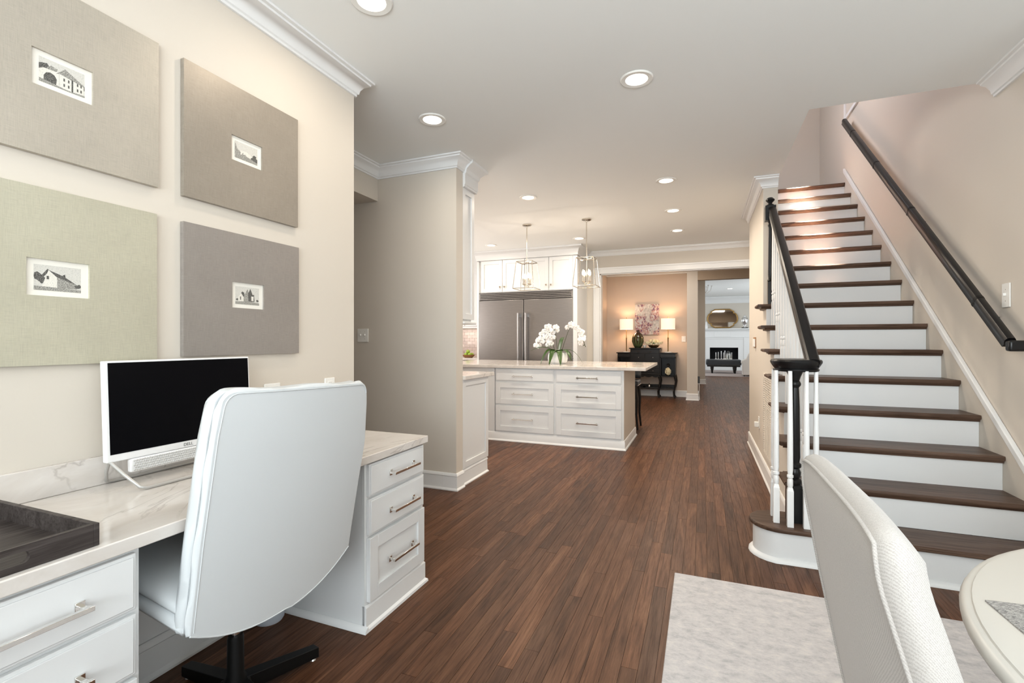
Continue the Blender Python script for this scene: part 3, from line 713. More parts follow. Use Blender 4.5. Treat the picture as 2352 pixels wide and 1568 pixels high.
plate('small switch plate on the peach wall right of the black cabinet', 'switch', 'y-', 11.25, -0.385, 1.285, 0.085, 0.125, 'switch', 'light_switch')
po = plate('white outlet with plugged adaptor low on the hall wall', 'outlet', 'x-', XH, 5.36, 0.42)
B(XH-0.045, XH-0.008, 5.345, 5.385, 0.375, 0.425).build('plug', 'plate_white', po, (XH, 5.36, 0.42), bevel=0.004)
th = thing('wall_keypad', 'small keypad box with brown back plate mid height on the hall wall', 'keypad', (XH, 5.72, 1.22))
B(XH-0.006, XH-0.0005, 5.66, 5.90, 1.165, 1.275).build('back_plate', 'basket_wood', th, (XH, 5.72, 1.22), bevel=0.001)
B(XH-0.026, XH-0.0065, 5.665, 5.76, 1.172, 1.258).build('keypad', 'plate_white', th, (XH, 5.72, 1.22), bevel=0.003)
GR = (XH, 4.66, 0.57)
gr = thing('return_air_grille', 'tall louvred return air grille on the hall wall under stairs', 'vent', GR)
m = MB()
for a, b, c, d in ((4.38, 4.42, 0.20, 0.94), (4.90, 4.94, 0.20, 0.94), (4.42, 4.90, 0.20, 0.24), (4.42, 4.90, 0.90, 0.94)): m.box(XH-0.012, XH-0.0005, a, b, c, d)
m.build('frame', 'wall_paint', gr, GR, bevel=0.002)
B(XH-0.002, XH-0.0005, 4.42, 4.90, 0.24, 0.90).build('backing', 'shaded_wall_paint', gr, GR)
lm = None
for k in range(33):
    z = 0.25 + k*0.02
    if lm is None:
        o = MB().prism([(XH-0.011, -0.003), (XH-0.009, -0.003), (XH-0.003, 0.008), (XH-0.005, 0.008)], 'y', 4.42, 4.90).build('louvre', 'wall_paint', gr, (XH, 4.66, 0), smooth=0); lm = o.data
    else: o = bpy.data.objects.new('louvre', lm); COL.objects.link(o); o.parent = gr
    o.location = (0, 0, z-0.57)
for y in (4.50, 4.58, 4.66, 4.74, 4.82): B(XH-0.0125, XH-0.0108, y-0.004, y+0.004, 0.24, 0.90).build('mullion', 'wall_paint', gr, GR)

# ------------------------------------------------------------------ computer
CO = (-1.76, 1.2, 0.7505)
pc = thing('desktop_computer', 'white all in one computer with black screen on the desk', 'computer', CO)
cy0, cy1, cz0, cz1 = 0.943, 1.472, 0.838, 1.166
def tilt(o, ang=4):
    return o
def tx(z): return -1.775 - (z - 0.838) * 0.05
def slab_t(y0, y1, z0, z1, d0, d1):
    m = MB(); v = []
    for z in (z0, z1):
        for y in (y0, y1):
            for d in (d0, d1): v.append(m.bm.verts.new((tx(z)+d, y, z)))
    for q in ((0, 1, 3, 2), (4, 5, 7, 6), (0, 1, 5, 4), (2, 3, 7, 6), (0, 2, 6, 4), (1, 3, 7, 5)): m.f([v[i] for i in q])
    return m
slab_t(cy0, cy1, cz0, cz1, -0.022, 0).build('housing', 'plastic_white', pc, CO, bevel=0.003)
slab_t(cy0+0.010, cy1-0.006, cz0+0.024, cz1-0.006, 0.0003, 0.0010).build('screen', 'screen', pc, CO)
slab_t(1.01, 1.40, 0.792, cz0-0.001, -0.018, 0.002).build('soundbar', 'plastic_white', pc, CO, bevel=0.006, seg=3)
m = MB()
for i in range(46):
    for j in range(5):
        y = 1.022 + i*0.0080 + (j % 2)*0.004; z = 0.799 + j*0.0078
        if y > 1.39: continue
        c = m.bm.verts.new((tx(z)+0.0058, y, z)); q = [m.bm.verts.new((tx(z)+0.0022, y+a, z+b)) for a, b in ((-.004, 0), (0, -.004), (.004, 0), (0, .004))]
        for k in range(4): m.f([c, q[k], q[(k+1) % 4]])
o = m.build('speaker_grille', 'silver_plastic', pc, CO, smooth=0); o['kind'] = 'stuff'
for xb, nm in ((-1.672, 'front'), (-1.864, 'back')):
    pts = [(-1.786, 0.955, 0.842), (-1.786 + (xb+1.786)*0.5, 0.968, 0.80), (xb - 0.008*(1 if xb > -1.78 else -1), 0.985, 0.762), (xb, 1.0, 0.757), (xb, 1.03, 0.756), (xb, 1.38, 0.756), (xb, 1.41, 0.757), (-1.786 + (xb+1.786)*0.5, 1.435, 0.80), (-1.786, 1.45, 0.842)]
    MB().tube(pts, 0.0052, 10).build('stand', 'silver_plastic', pc, CO, smooth=60)
cu = bpy.data.curves.new('logo', 'FONT'); cu.body = 'DELL'; cu.size = 0.016; cu.extrude = 0.0002; cu.align_x = 'CENTER'
lo = bpy.data.objects.new('logo', cu); COL.objects.link(lo)
dg = bpy.context.evaluated_depsgraph_get(); me = bpy.data.meshes.new_from_object(lo.evaluated_get(dg)); COL.objects.unlink(lo)
lg = bpy.data.objects.new('logo', me); COL.objects.link(lg); me.materials.append(M['logo_grey']); lg.parent = pc
lg.rotation_euler = (PI/2, 0, PI/2); lg.location = Vector((tx(0.848)+0.0006, 1.205, 0.8445)) - Vector(CO)

# ------------------------------------------------------------------ tray
TO = (-1.55, 0.4, 0.7505)
tr = thing('serving_tray', 'dark grey wood tray with cut out handle on desk left end', 'tray', TO)
y0, y1, x0, x1, zb, zt, tk = 0.13, 0.688, -1.79, -1.322, 0.7505, 0.803, 0.012
B(x0+tk, x1-tk, y0+tk, y1-tk, zb, zb+0.008).build('base', 'tray_wood', tr, TO)
B(x0, x1, y1-tk, y1, zb, zt).build('end_wall', 'tray_wood', tr, TO, bevel=0.0015); B(x0, x1, y0, y0+tk, zb, zt).build('end_wall', 'tray_wood', tr, TO, bevel=0.0015)
def side(xa, xb):
    m = MB(); hc, hl, hr, hz = 0.43, 0.120, 0.0125, zb+0.027
    m.box(xa, xb, y0+tk, y1-tk, zb, hz-hr); m.box(xa, xb, y0+tk, y1-tk, hz+hr, zt)
    for s in (-1, 1):
        yc = hc + s*hl; n = 8
        arc = [(yc + s*hr*math.cos(-PI/2 + PI*k/n), hz + hr*math.sin(-PI/2 + PI*k/n)) for k in range(n+1)]
        ye = (y1-tk) if s > 0 else (y0+tk)
        m.prism(arc + [(ye, hz+hr), (ye, hz-hr)], 'x', xa, xb)
    return m
side(x1-tk, x1).build('long_wall', 'tray_wood', tr, TO); side(x0, x0+tk).build('long_wall', 'tray_wood', tr, TO)

# ------------------------------------------------------------------ office chair
OC = (-1.46, 1.15, 0)
oc = thing('office_chair', 'white leather high back swivel chair pushed in at the desk', 'chair', OC)
def interp(t, T):
    for (a, va), (b, vb) in zip(T, T[1:]):
        if t <= b: return va + (vb-va) * (t-a)/(b-a)
    return T[-1][1]
def backpt(s, v, depth, shrink=0.0):
    # s -1..1 lateral (left=-1 at low y), v 0..1 bottom..top
    zb_ = 0.383 + 0.082*(abs(s)**2.2) if s > 0 else 0.388 + 0.078*(abs(s)**2.4)
    zt_ = 1.095 - 0.020*(s+1)/2 - 0.034*(1 - math.sqrt(max(0, 1 - (max(0, abs(s)-0.89)/0.11)**2)))
    z = zb_ + (zt_-zb_)*v
    lo = interp(z, [(0.3, 0.846), (0.47, 0.842), (0.70, 0.852), (0.98, 0.872), (1.06, 0.884), (1.10, 0.890)])
    hi = interp(z, [(0.3, 1.42), (0.45, 1.437), (0.68, 1.462), (0.85, 1.484), (1.0, 1.476), (1.06, 1.468), (1.10, 1.462)])
    c = (lo+hi)/2; h = (hi-lo)/2 - shrink; y = c + h*s
    x = -1.235 + 0.10*(z-0.45) + 0.018*(1-s*s) - depth
    return (x, y, z + (0.0 if shrink == 0 else shrink*(0.5-v)*1.4))
sden = lambda t: 1.5*t - 0.5*t**3
def shell(d_out, d_in, shrink_in, shrink_out=0.0, puff=0.0, quilt=0.0):
    m = MB(); NS, NV = 35, 31
    def S(i, j, d, sh):
        s = sden(-1 + 2*i/(NS-1)); v = (sden(-1 + 2*j/(NV-1)) + 1)/2
        return backpt(s, v, d, sh)
    O = [[m.bm.verts.new(S(i, j, d_out, shrink_out)) for j in range(NV)] for i in range(NS)]
    def inn(i, j):
        s = sden(-1 + 2*i/(NS-1)); v = (sden(-1 + 2*j/(NV-1)) + 1)/2
        e = (1-abs(s)**6) * (1-abs(2*v-1)**10)
        q = quilt*abs(math.sin(v*PI*5))*e
        return backpt(s, v, d_in + puff*e + q, shrink_in)
    I = [[m.bm.verts.new(inn(i, j)) for j in range(NV)] for i in range(NS)]
    for G, r in ((O, 0), (I, 1)):
        for i in range(NS-1):
            for j in range(NV-1): m.f([G[i][j], G[i+1][j], G[i+1][j+1], G[i][j+1]])
    per = [(i, 0) for i in range(NS)] + [(NS-1, j) for j in range(1, NV)] + [(i, NV-1) for i in range(NS-2, -1, -1)] + [(0, j) for j in range(NV-2, 0, -1)]
    mid = []
    for (i, j) in per:
        a = Vector(O[i][j].co); b = Vector(I[i][j].co)
        s = -1 + 2*i/(NS-1); v = j/(NV-1)
        out = Vector((0, s*0.5 if i in (0, NS-1) else 0, (v*2-1)*0.5 if j in (0, NV-1) else 0))
        if out.length: out.normalize()
        wr_ = 0.0025*math.sin(v*26 + s*9)
        mid.append(m.bm.verts.new((a+b)/2 + out*(0.009 + wr_)))
    n = len(per)
    for k in range(n):
        i, j = per[k]; i2, j2 = per[(k+1) % n]
        m.f([O[i][j], O[i2][j2], mid[(k+1) % n], mid[k]]); m.f([mid[k], mid[(k+1) % n], I[i2][j2], I[i][j]])
    return m
shell(0.0, 0.026, 0.004).build('back_shell', 'white_leather', oc, OC, smooth=70)
shell(0.027, 0.075, 0.006, 0.0, 0.010, 0.010).build('back_cushion', 'white_leather', oc, OC, smooth=70)
pts = [backpt(-1 + 2*k/24, 0, 0.002) for k in range(25)]
MB().tube([(p[0]+0.001, p[1], p[2]-0.002) for p in pts], 0.0028, 6).build('piping', 'white_leather', oc, OC, smooth=70)
pts = [backpt(-1, v/16, 0.0, 0.006) for v in range(17)] + [backpt(sden(-1+2*k/30), 1, 0.0, 0.006) for k in range(1, 31)]
MB().tube([(p[0]+0.0012, p[1]+0.002, p[2]-0.001) for p in pts], 0.0014, 6).build('seam', 'white_leather', oc, OC, smooth=70)
def seatfn(z0, z1, inset, puff):
    m = MB(); n = 17
    def P(i, j, top):
        a = i/(n-1); b = j/(n-1)               # a: back->front (-x), b: lateral
        x = -1.275 - 0.50*a; y = 0.845 + inset*0.4 + (0.60 - 0.8*inset)*b
        z = (z1 if top else z0) + 0.095*a - 0.03*a*a*a
        e = (1-abs(2*a-1)**5)*(1-abs(2*b-1)**5)
        z += (puff if top else -0.008)*e
        if a > 0.9: z -= (0.02 if top else -0.0)*((a-0.9)/0.1)
        return (x, y, z)
    T = [[m.bm.verts.new(P(i, j, 1)) for j in range(n)] for i in range(n)]; Bt = [[m.bm.verts.new(P(i, j, 0)) for j in range(n)] for i in range(n)]
    for G in (T, Bt):
        for i in range(n-1):
            for j in range(n-1): m.f([G[i][j], G[i+1][j], G[i+1][j+1], G[i][j+1]])
    per = [(i, 0) for i in range(n)] + [(n-1, j) for j in range(1, n)] + [(i, n-1) for i in range(n-2, -1, -1)] + [(0, j) for j in range(n-2, 0, -1)]
    mid = []
    for i, j in per:
        a = Vector(T[i][j].co); b = Vector(Bt[i][j].co); o = Vector(((i == 0) - (i == n-1), (j == n-1) - (j == 0), 0)) * 0.012
        mid.append(m.bm.verts.new((a+b)/2 + o))
    for k in range(len(per)):
        i, j = per[k]; k2 = (k+1) % len(per); i2, j2 = per[k2]
        m.f([T[i][j], T[i2][j2], mid[k2], mid[k]]); m.f([mid[k], mid[k2], Bt[i2][j2], Bt[i][j]])
    return m
seatfn(0.452, 0.492, 0.01, 0.0).build('seat_base', 'white_leather', oc, OC, smooth=70)
seatfn(0.494, 0.530, 0.02, 0.03).build('seat_cushion', 'white_leather', oc, OC, smooth=70)
B(-1.56, -1.36, 1.06, 1.24, 0.432, 0.452).build('mechanism', 'black_metal', oc, OC, bevel=0.01)
MB().lathe([(0.014, 0.2455), (0.014, 0.431)], (OC[0], OC[1], 0), 18).build('gas_piston', 'chrome', oc, OC)
MB().lathe([(0.034, 0.075), (0.034, 0.09), (0.026, 0.12), (0.025, 0.235), (0.022, 0.245), (0.016, 0.245)], (OC[0], OC[1], 0), 20).build('gas_column', 'black_metal', oc, OC)
MB().lathe([(0.045, 0.045), (0.05, 0.06), (0.045, 0.09), (0.03, 0.10)], (OC[0], OC[1], 0), 20).build('hub', 'black_metal', oc, OC)
for a in (77, 173, 257, 353):
    c, s = math.cos(math.radians(a)), math.sin(math.radians(a)); m = MB(); q = Vector((-s, c, 0)); d = Vector((c, s, 0)); b0 = Vector(OC)
    vs = []
    for t, wd, za_, zb_ in ((0.02, 0.024, 0.045, 0.098), (0.30, 0.018, 0.012, 0.050)):
        p = b0 + d*t
        vs += [m.bm.verts.new(p + q*wd + Vector((0, 0, za_))), m.bm.verts.new(p - q*wd + Vector((0, 0, za_))), m.bm.verts.new(p - q*wd + Vector((0, 0, zb_))), m.bm.verts.new(p + q*wd + Vector((0, 0, zb_)))]
    for f in ((3, 2, 1, 0), (4, 5, 6, 7), (0, 1, 5, 4), (1, 2, 6, 5), (2, 3, 7, 6), (3, 0, 4, 7)): m.f([vs[i] for i in f])
    lgp = m.build('leg', 'black_metal', oc, OC, bevel=0.002)
    p = b0 + d*0.285
    MB().lathe([(0.012, 0.001), (0.013, 0.004), (0.010, 0.012)], (p.x, p.y, 0), 12).build('glide', 'chrome', lgp, OC)
# waste bin
bn = MB().lathe([(0.0, 0.0), (0.056, 0.0), (0.062, 0.010), (0.070, 0.15), (0.076, 0.24), (0.078, 0.242), (0.075, 0.238), (0.067, 0.15), (0.058, 0.02), (0, 0.015)], (0, 0, 0), 32).build('waste_bin', 'bin_blue', smooth=50)
bn.location = (-1.775, 1.64-0.165+0.075, 0); tag(bn, 'pale blue waste bin on the floor under the desk', 'bin')
bn.location = (-1.783, 1.568, 0.0)

# ------------------------------------------------------------------ kitchen: peninsula and wall cabinet by the column
def cab_box(name, label, cat, org): return thing(name, label, cat, org)
PO = (-2.6, 3.9, 0)
pe = cab_box('base_cabinet', 'white panelled base cabinet end just behind the beige column wall', 'cabinet', PO)
B(-3.9, -1.905, 3.606, 4.115, 0, 0.903).build('carcass', CAB, pe, PO)
m = front('x+', -1.905, 3.607, 4.125, 0.145, 0.903, 0.02, 0.055); m.build('end_panel', CAB, pe, PO, bevel=0.0015)
MB().sweep([(-1.905, 3.607), (-1.905, 4.10), (-3.0, 4.10)], [(o+0.002, z) for o, z in BASE]).build('plinth', 'trim_white', pe, PO)
t = B(-3.9, -1.862, 3.607, 4.215, 0.9035, 0.938).build('countertop', 'quartz', None, None, bevel=0.003)
tag(t, 'short quartz countertop on the cabinet beside the beige column wall', 'countertop')
UO = (-2.6, 3.75, 1.4)
up = thing('wall_cabinet', 'tall white wall cabinet with crown beside the beige column wall', 'cabinet', UO)
B(-3.3, -1.905, 3.606, 3.80, 1.40, 2.60).build('carcass', CAB, up, UO)
front('x+', -1.905, 3.607, 3.826, 1.42, 2.54, 0.02, 0.05).build('end_panel', CAB, up, UO, bevel=0.0015)
B(-3.3, -1.87, 3.607, 3.835, 1.38, 1.40).build('light_rail', CAB, up, UO, bevel=0.004)
MB().sweep([(-1.884, 3.608), (-1.884, 3.835), (-3.3, 3.835)], [(0.0, 2.54), (0.014, 2.545), (0.014, 2.56), (0.02, 2.565), (0.02, 2.65), (0.03, 2.66), (0.035, 2.69), (0.065, 2.72), (0.09, 2.735), (0.09, CZ-0.001), (0, CZ-0.001)]).build('cornice', CAB, up, UO)
B(-3.3, -1.884, 3.608, 3.834, 2.541, 2.757).build('top_box', CAB, up, UO)
# kitchen island
IO = (-1.7, 5.95, 0)
isl = thing('kitchen_island', 'white kitchen island with six drawers under quartz top', 'island', IO)
B(-3.2, -0.845, 5.49, 6.44, 0, 0.902).build('carcass', CAB, isl, IO)
m = B(-3.2, -2.414, 5.472, 5.489, 0.1, 0.902); m.box(-2.400, -0.822, 5.474, 5.489, 0.1, 0.902); m.build('face_frame', CAB, isl, IO)
B(-0.8445, -0.822, 5.4895, 6.44, 0.0, 0.902).build('end_panel', 'wall_paint', isl, IO, bevel=0.001)
for c, (a0, a1, h0, h1) in enumerate(((-2.392, -1.642, -2.162, -1.901), (-1.612, -0.848, -1.363, -1.112))):
    for z0, z1, sl, hz in ((0.745, 0.890, True, 0.806), (0.460, 0.722, False, 0.587), (0.126, 0.440, False, 0.279)):
        d = front('y-', 5.474, a0, a1, z0, z1, 0.019, 0.062, sl).build('drawer', CAB, isl, IO, bevel=0.0015)
        pull('y-', 5.455, h0, h1, hz, d, IO, 0.0055, 0.032)
MB().sweep([(-3.2, 5.473), (-0.821, 5.473), (-0.821, 6.44)], [(0, 0.001), (0.026, 0.001), (0.024, 0.012), (0.012, 0.022), (0.012, 0.090), (0.006, 0.106), (0, 0.110)]).build('plinth', 'trim_white', isl, IO)
t = B(-3.35, -0.578, 5.43, 6.90, 0.903, 0.940).build('island_countertop', 'quartz', None, None, bevel=0.004); tag(t, 'large quartz countertop of the kitchen island', 'countertop')

# fridge and its surround
FO = (-2.75, 7.8, 0); fy = 7.45
fr = thing('double_fridge', 'wide stainless steel double door refrigerator', 'refrigerator', FO)
B(-3.565, -1.915, fy+0.02, YF-0.001, 0.0, 2.055).build('body', 'steel', fr, FO)
for a0, a1, hx in ((-3.563, -2.757, -2.822), (-2.745, -1.917, -2.688)):
    d = B(a0, a1, fy-0.03, fy+0.019, 0.12, 1.925).build('door', 'steel', fr, FO, bevel=0.006)
    m = MB().tube([(hx, fy-0.095, 0.62), (hx, fy-0.095, 1.70)], 0.019, 14)
    for z in (0.66, 1.66): m.box(hx-0.018, hx+0.018, fy-0.095, fy-0.031, z-0.03, z+0.03)
    m.build('handle', 'steel', d, FO)
m = B(-3.565, -3.54, fy-0.03, fy+0.019, 1.935, 2.055); m.box(-1.94, -1.915, fy-0.03, fy+0.019, 1.935, 2.055); m.box(-3.565, -1.915, fy-0.03, fy+0.019, 2.045, 2.055)
m.build('grille_frame', 'steel', fr, FO); B(-3.54, -1.94, fy-0.0, fy+0.019, 1.935, 2.045).build('grille_recess', 'dark_gap', fr, FO)
for k in range(4):
    MB().prism([(fy-0.028, 1.942+k*0.0265), (fy-0.022, 1.936+k*0.0265), (fy-0.004, 1.948+k*0.0265), (fy-0.028, 1.957+k*0.0265)], 'x', -3.54, -1.94).build('grille_slat', 'steel', fr, FO, smooth=0)
SO = (-2.75, 7.8, 0)
su = thing('fridge_surround_cabinet', 'white cabinet enclosing the refrigerator with four upper doors', 'cabinet', SO)
B(-3.605, -3.567, fy-0.03, YF-0.001, 0, 2.60).build('side_panel', CAB, su, SO, bevel=0.002); B(-1.912, -1.842, fy-0.03, YF-0.001, 0, 2.60).build('side_panel', CAB, su, SO, bevel=0.002)
B(-3.566, -1.913, fy, YF-0.001, 2.058, 2.62).build('carcass', CAB, su, SO)
for a0, a1, kx in ((-3.535, -3.138, -3.175), (-3.130, -2.738, -3.093), (-2.730, -2.323, -2.36), (-2.315, -1.918, -2.278)):
    d = front('y-', fy-0.001, a0, a1, 2.066, 2.602, 0.02, 0.06).build('door', CAB, su, SO, bevel=0.0015)
    B(kx-0.012, kx+0.012, fy-0.05, fy-0.021, 2.138, 2.164).build('knob', 'nickel', d, SO, bevel=0.002)
B(-3.605, -1.842, fy-0.012, YF-0.002, 2.6201, CZ-0.002).build('top_box', CAB, su, SO)
MB().sweep([(-3.605, 8.09), (-3.605, fy-0.03), (-1.842, fy-0.03), (-1.842, 8.03)], [(o, z) for o, z in [(0.0, 2.606), (0.012, 2.61), (0.012, 2.645), (0.02, 2.66), (0.03, 2.70), (0.06, 2.725), (0.085, 2.735), (0.085, CZ-0.001), (0, CZ-0.001)]]).build('cornice', CAB, su, SO)
# back run left of the fridge
KO = (-4.3, 7.8, 0)
kb = thing('base_cabinet', 'white base cabinet left of the refrigerator below the tiled splashback', 'cabinet', KO)
B(-5.2, -3.607, 7.52, YF-0.001, 0.10, 0.904).build('carcass', CAB, kb, KO)
B(-5.2, -3.607, 7.58, YF-0.001, 0.0, 0.0995).build('toe_kick', CAB, kb, KO)
for a0, a1 in ((-4.10, -3.615), (-4.60, -4.11)):
    d = front('y-', 7.519, a0, a1, 0.72, 0.895, slab_=True).build('drawer', CAB, kb, KO); pull('y-', 7.50, (a0+a1)/2-0.08, (a0+a1)/2+0.08, 0.81, d, KO)
    front('y-', 7.519, a0, a1, 0.12, 0.705).build('door', CAB, kb, KO)
t = B(-5.2, -3.607, 7.48, YF-0.001, 0.9045, 0.940).build('countertop', 'quartz', None, None, bevel=0.003); tag(t, 'quartz countertop left of the refrigerator holding green apples', 'countertop')
KU = (-4.3, 7.95, 1.5)
ku = thing('wall_cabinet', 'white wall cabinet left of the refrigerator above the tiles', 'cabinet', KU)
B(-5.2, -3.607, 7.80, YF-0.001, 1.50, 2.56).build('carcass', CAB, ku, KU)
for a0, a1 in ((-4.02, -3.62), (-4.43, -4.03)):
    d = front('y-', 7.799, a0, a1, 1.51, 2.50).build('door', CAB, ku, KU); B(a1-0.06, a1-0.035, 7.75, 7.779, 1.545, 1.57).build('knob', 'nickel', d, KU)
B(-5.2, -3.607, 7.79, YF-0.001, 1.47, 1.499).build('light_rail', CAB, ku, KU)
B(-5.2, -3.70, 7.80, YF-0.002, 2.561, CZ-0.001).build('top_box', CAB, ku, KU)
m = MB(); lay = m.bm.faces.layers.float.new('tint')
for r in range(9):
    z = 0.943 + r*0.058
    for c in range(16):
        x = -5.18 + c*0.104 + (r % 2)*0.052
        if x + 0.1 > -3.608: continue
        n0 = len(m.bm.faces); m.box(x, x+0.101, YF-0.009-random.random()*0.002, YF-0.001, z, z+0.055); m.bm.faces.ensure_lookup_table(); tt = random.random()
        for f in m.bm.faces[n0:]: f[lay] = tt
o = m.build('trim_tiles', 'wall_tile', smooth=0); o['kind'] = 'structure'
area('under_cabinet_light', (-4.0, 7.95, 1.465), (0, 0.1, -1), 0.6, 0.04, 0.9, WARM)
bo = MB().lathe([(0, 0.0), (0.07, 0.0), (0.10, 0.025), (0.125, 0.05), (0.12, 0.05), (0.09, 0.02), (0, 0.012)], (0, 0, 0), 24).build('fruit_bowl', 'basket_wood'); bo.location = (-3.93, 7.74, 0.9405)
tag(bo, 'brown wooden bowl under green apples on the kitchen counter', 'bowl')
for k, (dx, dy, dz) in enumerate(((-0.05, 0.0, 0.052), (0.04, -0.035, 0.052), (0.04, 0.05, 0.052), (-0.01, 0.0, 0.105))):
    a = MB().lathe([(0, 0.004), (0.012, 0.0), (0.028, 0.008), (0.037, 0.03), (0.033, 0.052), (0.018, 0.062), (0.006, 0.058), (0, 0.052)], (0, 0, 0), 16).build('apple', 'apple_green', smooth=60)
    a.location = (-3.93+dx, 7.74+dy, 0.9405+dz-0.03); s = MB().tube([(0, 0, 0.05), (0.003, 0, 0.07)], 0.0015, 5).build('stem', 'basket_wood', a)
    tag(a, ['green apple on the left of the wooden bowl', 'green apple at the front right of the bowl', 'green apple at the back right of the bowl', 'topmost green apple of the bowl on the counter'][k], 'apple', 'green apples in the wooden bowl')

# ------------------------------------------------------------------ orchid on the island
OR = (-1.745, 5.98, 0.9405)
ocd = thing('potted_orchid', 'white moth orchid in white ceramic pot on the island', 'plant', OR)
ox, oy, oz = OR
MB().lathe([(0, 0.0), (0.095, 0.0), (0.125, 0.025), (0.135, 0.07), (0.128, 0.12), (0.118, 0.145), (0.112, 0.145), (0.12, 0.11), (0.06, 0.12), (0, 0.125)], OR, 10, 1.0, 0.9).build('pot', 'ceramic_white', ocd, OR, smooth=20)
def leaf(dx, dy, ln, wd, rise, droop, z0=0.152):
    m = MB(); n = 12; d = Vector((dx, dy, 0)).normalized(); q = Vector((-d.y, d.x, 0)); A = []
    for k in range(n):
        t = k/(n-1); c = Vector((ox, oy, oz+z0)) + d*(0.02 + ln*t) + Vector((0, 0, rise*math.sin(min(1, t*1.5)*PI/2)*(1) - droop*t**3))
        wv = wd*math.sin(PI*min(1, 0.08+0.92*t)**0.8)**0.7 if t < 0.999 else 0.002
        A.append([m.bm.verts.new(c + q*wv*e + Vector((0, 0, abs(e)*wv*0.35 + zz))) for e in (-1, -0.5, 0, 0.5, 1) for zz in (0,)])
    for a, b in zip(A, A[1:]):
        for j in range(4): m.f([a[j], a[j+1], b[j+1], b[j]])
    o = m.build('leaf', 'leaf_green', ocd, OR, smooth=80); sm = o.modifiers.new('t', 'SOLIDIFY'); sm.thickness = 0.002
Rv = Vector((Rx, Ry, 0)); Fv = Vector((Fx, Fy, 0))
def dirv(a): v = Rv*math.cos(math.radians(a)) + Fv*math.sin(math.radians(a)); return v.x, v.y
for a, ln, wd, ri, dr in ((180, 0.33, 0.030, 0.07, 0.055), (208, 0.24, 0.036, 0.05, 0.20), (238, 0.22, 0.042, 0.04, 0.21), (275, 0.19, 0.040, 0.035, 0.21), (318, 0.20, 0.042, 0.04, 0.15), (-5, 0.30, 0.018, 0.05, 0.19), (15, 0.20, 0.024, 0.04, 0.13), (28, 0.09, 0.042, 0.17, -0.02), (150, 0.2, 0.03, 0.03, 0.1)):
    dx, dy = dirv(a); leaf(dx, dy, ln, wd, ri, dr)
def cp(r, z, f=0): v = Rv*r + Fv*f; return (ox + v.x, oy + v.y, oz + z)
stems = [[(-0.03, 0.13), (-0.06, 0.26), (-0.085, 0.36), (-0.12, 0.42), (-0.18, 0.40), (-0.23, 0.34), (-0.26, 0.27)],
         [(0.0, 0.13), (-0.012, 0.28), (-0.03, 0.42), (-0.055, 0.49), (-0.10, 0.50), (-0.16, 0.47), (-0.22, 0.42)],
         [(0.05, 0.13), (0.08, 0.25), (0.13, 0.40), (0.165, 0.475), (0.22, 0.475), (0.29, 0.44), (0.315, 0.36), (0.335, 0.30), (0.36, 0.23)]]
for s_ in stems: MB().tube([cp(r, z, 0.01) for r, z in s_], 0.0035, 7).build('stem', 'stem_green', ocd, OR, smooth=80)
def petal(m, c, d, up, ln, wd):
    d = d.normalized(); nrm = up; q = d.cross(nrm).normalized(); n = 5; A = []
    for k in range(n):
        t = k/(n-1); wv = wd*math.sin(PI*(0.14+0.72*t))**0.8
        p = c + d*ln*t + nrm*(0.004*math.sin(t*PI))
        A.append([m.bm.verts.new(p - q*wv), m.bm.verts.new(p + nrm*0.002), m.bm.verts.new(p + q*wv)])
    for a, b in zip(A, A[1:]): m.f([a[0], a[1], b[1], b[0]]); m.f([a[1], a[2], b[2], b[1]])
    e = m.bm.verts.new(c + d*ln*1.06); m.f([A[-1][0], A[-1][1], e]); m.f([A[-1][1], A[-1][2], e])
def flower(r, z, f, sz, rot):
    c = Vector(cp(r, z, f)); nrm = (-Fv + Rv*random.uniform(-1.0, .9) + Vector((0, 0, random.uniform(-.5, .4)))).normalized()
    a = nrm.cross(Vector((0, 0, 1))).normalized(); b = a.cross(nrm); m = MB()
    for k, (an, ln, wd) in enumerate(((10, .95, .64), (170, .95, .64), (90, .92, .36), (222, .85, .33), (318, .85, .33))):
        t = math.radians(an+rot); petal(m, c + nrm*(0.002*k), a*math.cos(t) + b*math.sin(t), nrm, sz*ln, sz*wd)
    o = m.build('flower', 'petal_white', ocd, OR, smooth=80); sm = o.modifiers.new('t', 'SOLIDIFY'); sm.thickness = 0.0012
    MB().blob(c + nrm*0.008 - b*0.006, 0.006, 8, 6).build('lip', 'rose_cream', o, OR)
for r, z in ((-0.275, 0.235), (-0.24, 0.23), (-0.255, 0.30), (-0.225, 0.325), (-0.20, 0.29), (-0.165, 0.34), (-0.205, 0.385), (-0.165, 0.42), (-0.12, 0.37), (-0.11, 0.30), (-0.13, 0.245), (-0.09, 0.26), (-0.10, 0.43), (-0.14, 0.475), (-0.115, 0.48), (-0.06, 0.41), (-0.025, 0.47), (-0.015, 0.435), (-0.07, 0.34),
             (0.13, 0.475), (0.175, 0.49), (0.17, 0.52), (0.215, 0.50), (0.25, 0.47), (0.285, 0.43), (0.32, 0.41), (0.30, 0.375), (0.335, 0.34), (0.295, 0.32), (0.325, 0.315), (0.30, 0.27)):
    flower(r, z, random.uniform(-0.03, 0.03), random.uniform(0.040, 0.048), random.uniform(-25, 25))
m = MB()
for r, z in ((0.345, 0.27), (0.35, 0.245), (0.362, 0.225), (0.34, 0.24), (-0.25, 0.225)): m.blob(cp(r, z, 0.01), (0.006, 0.006, 0.008), 8, 6)
m.build('bud', 'stem_green', ocd, OR)
gb = MB().blob((0, 0, 0), 0.026, 18, 12).build('glass_ball', 'glass', ocd); gb.location = Vector(cp(-0.005, 0.168, -0.06)) - Vector(OR)

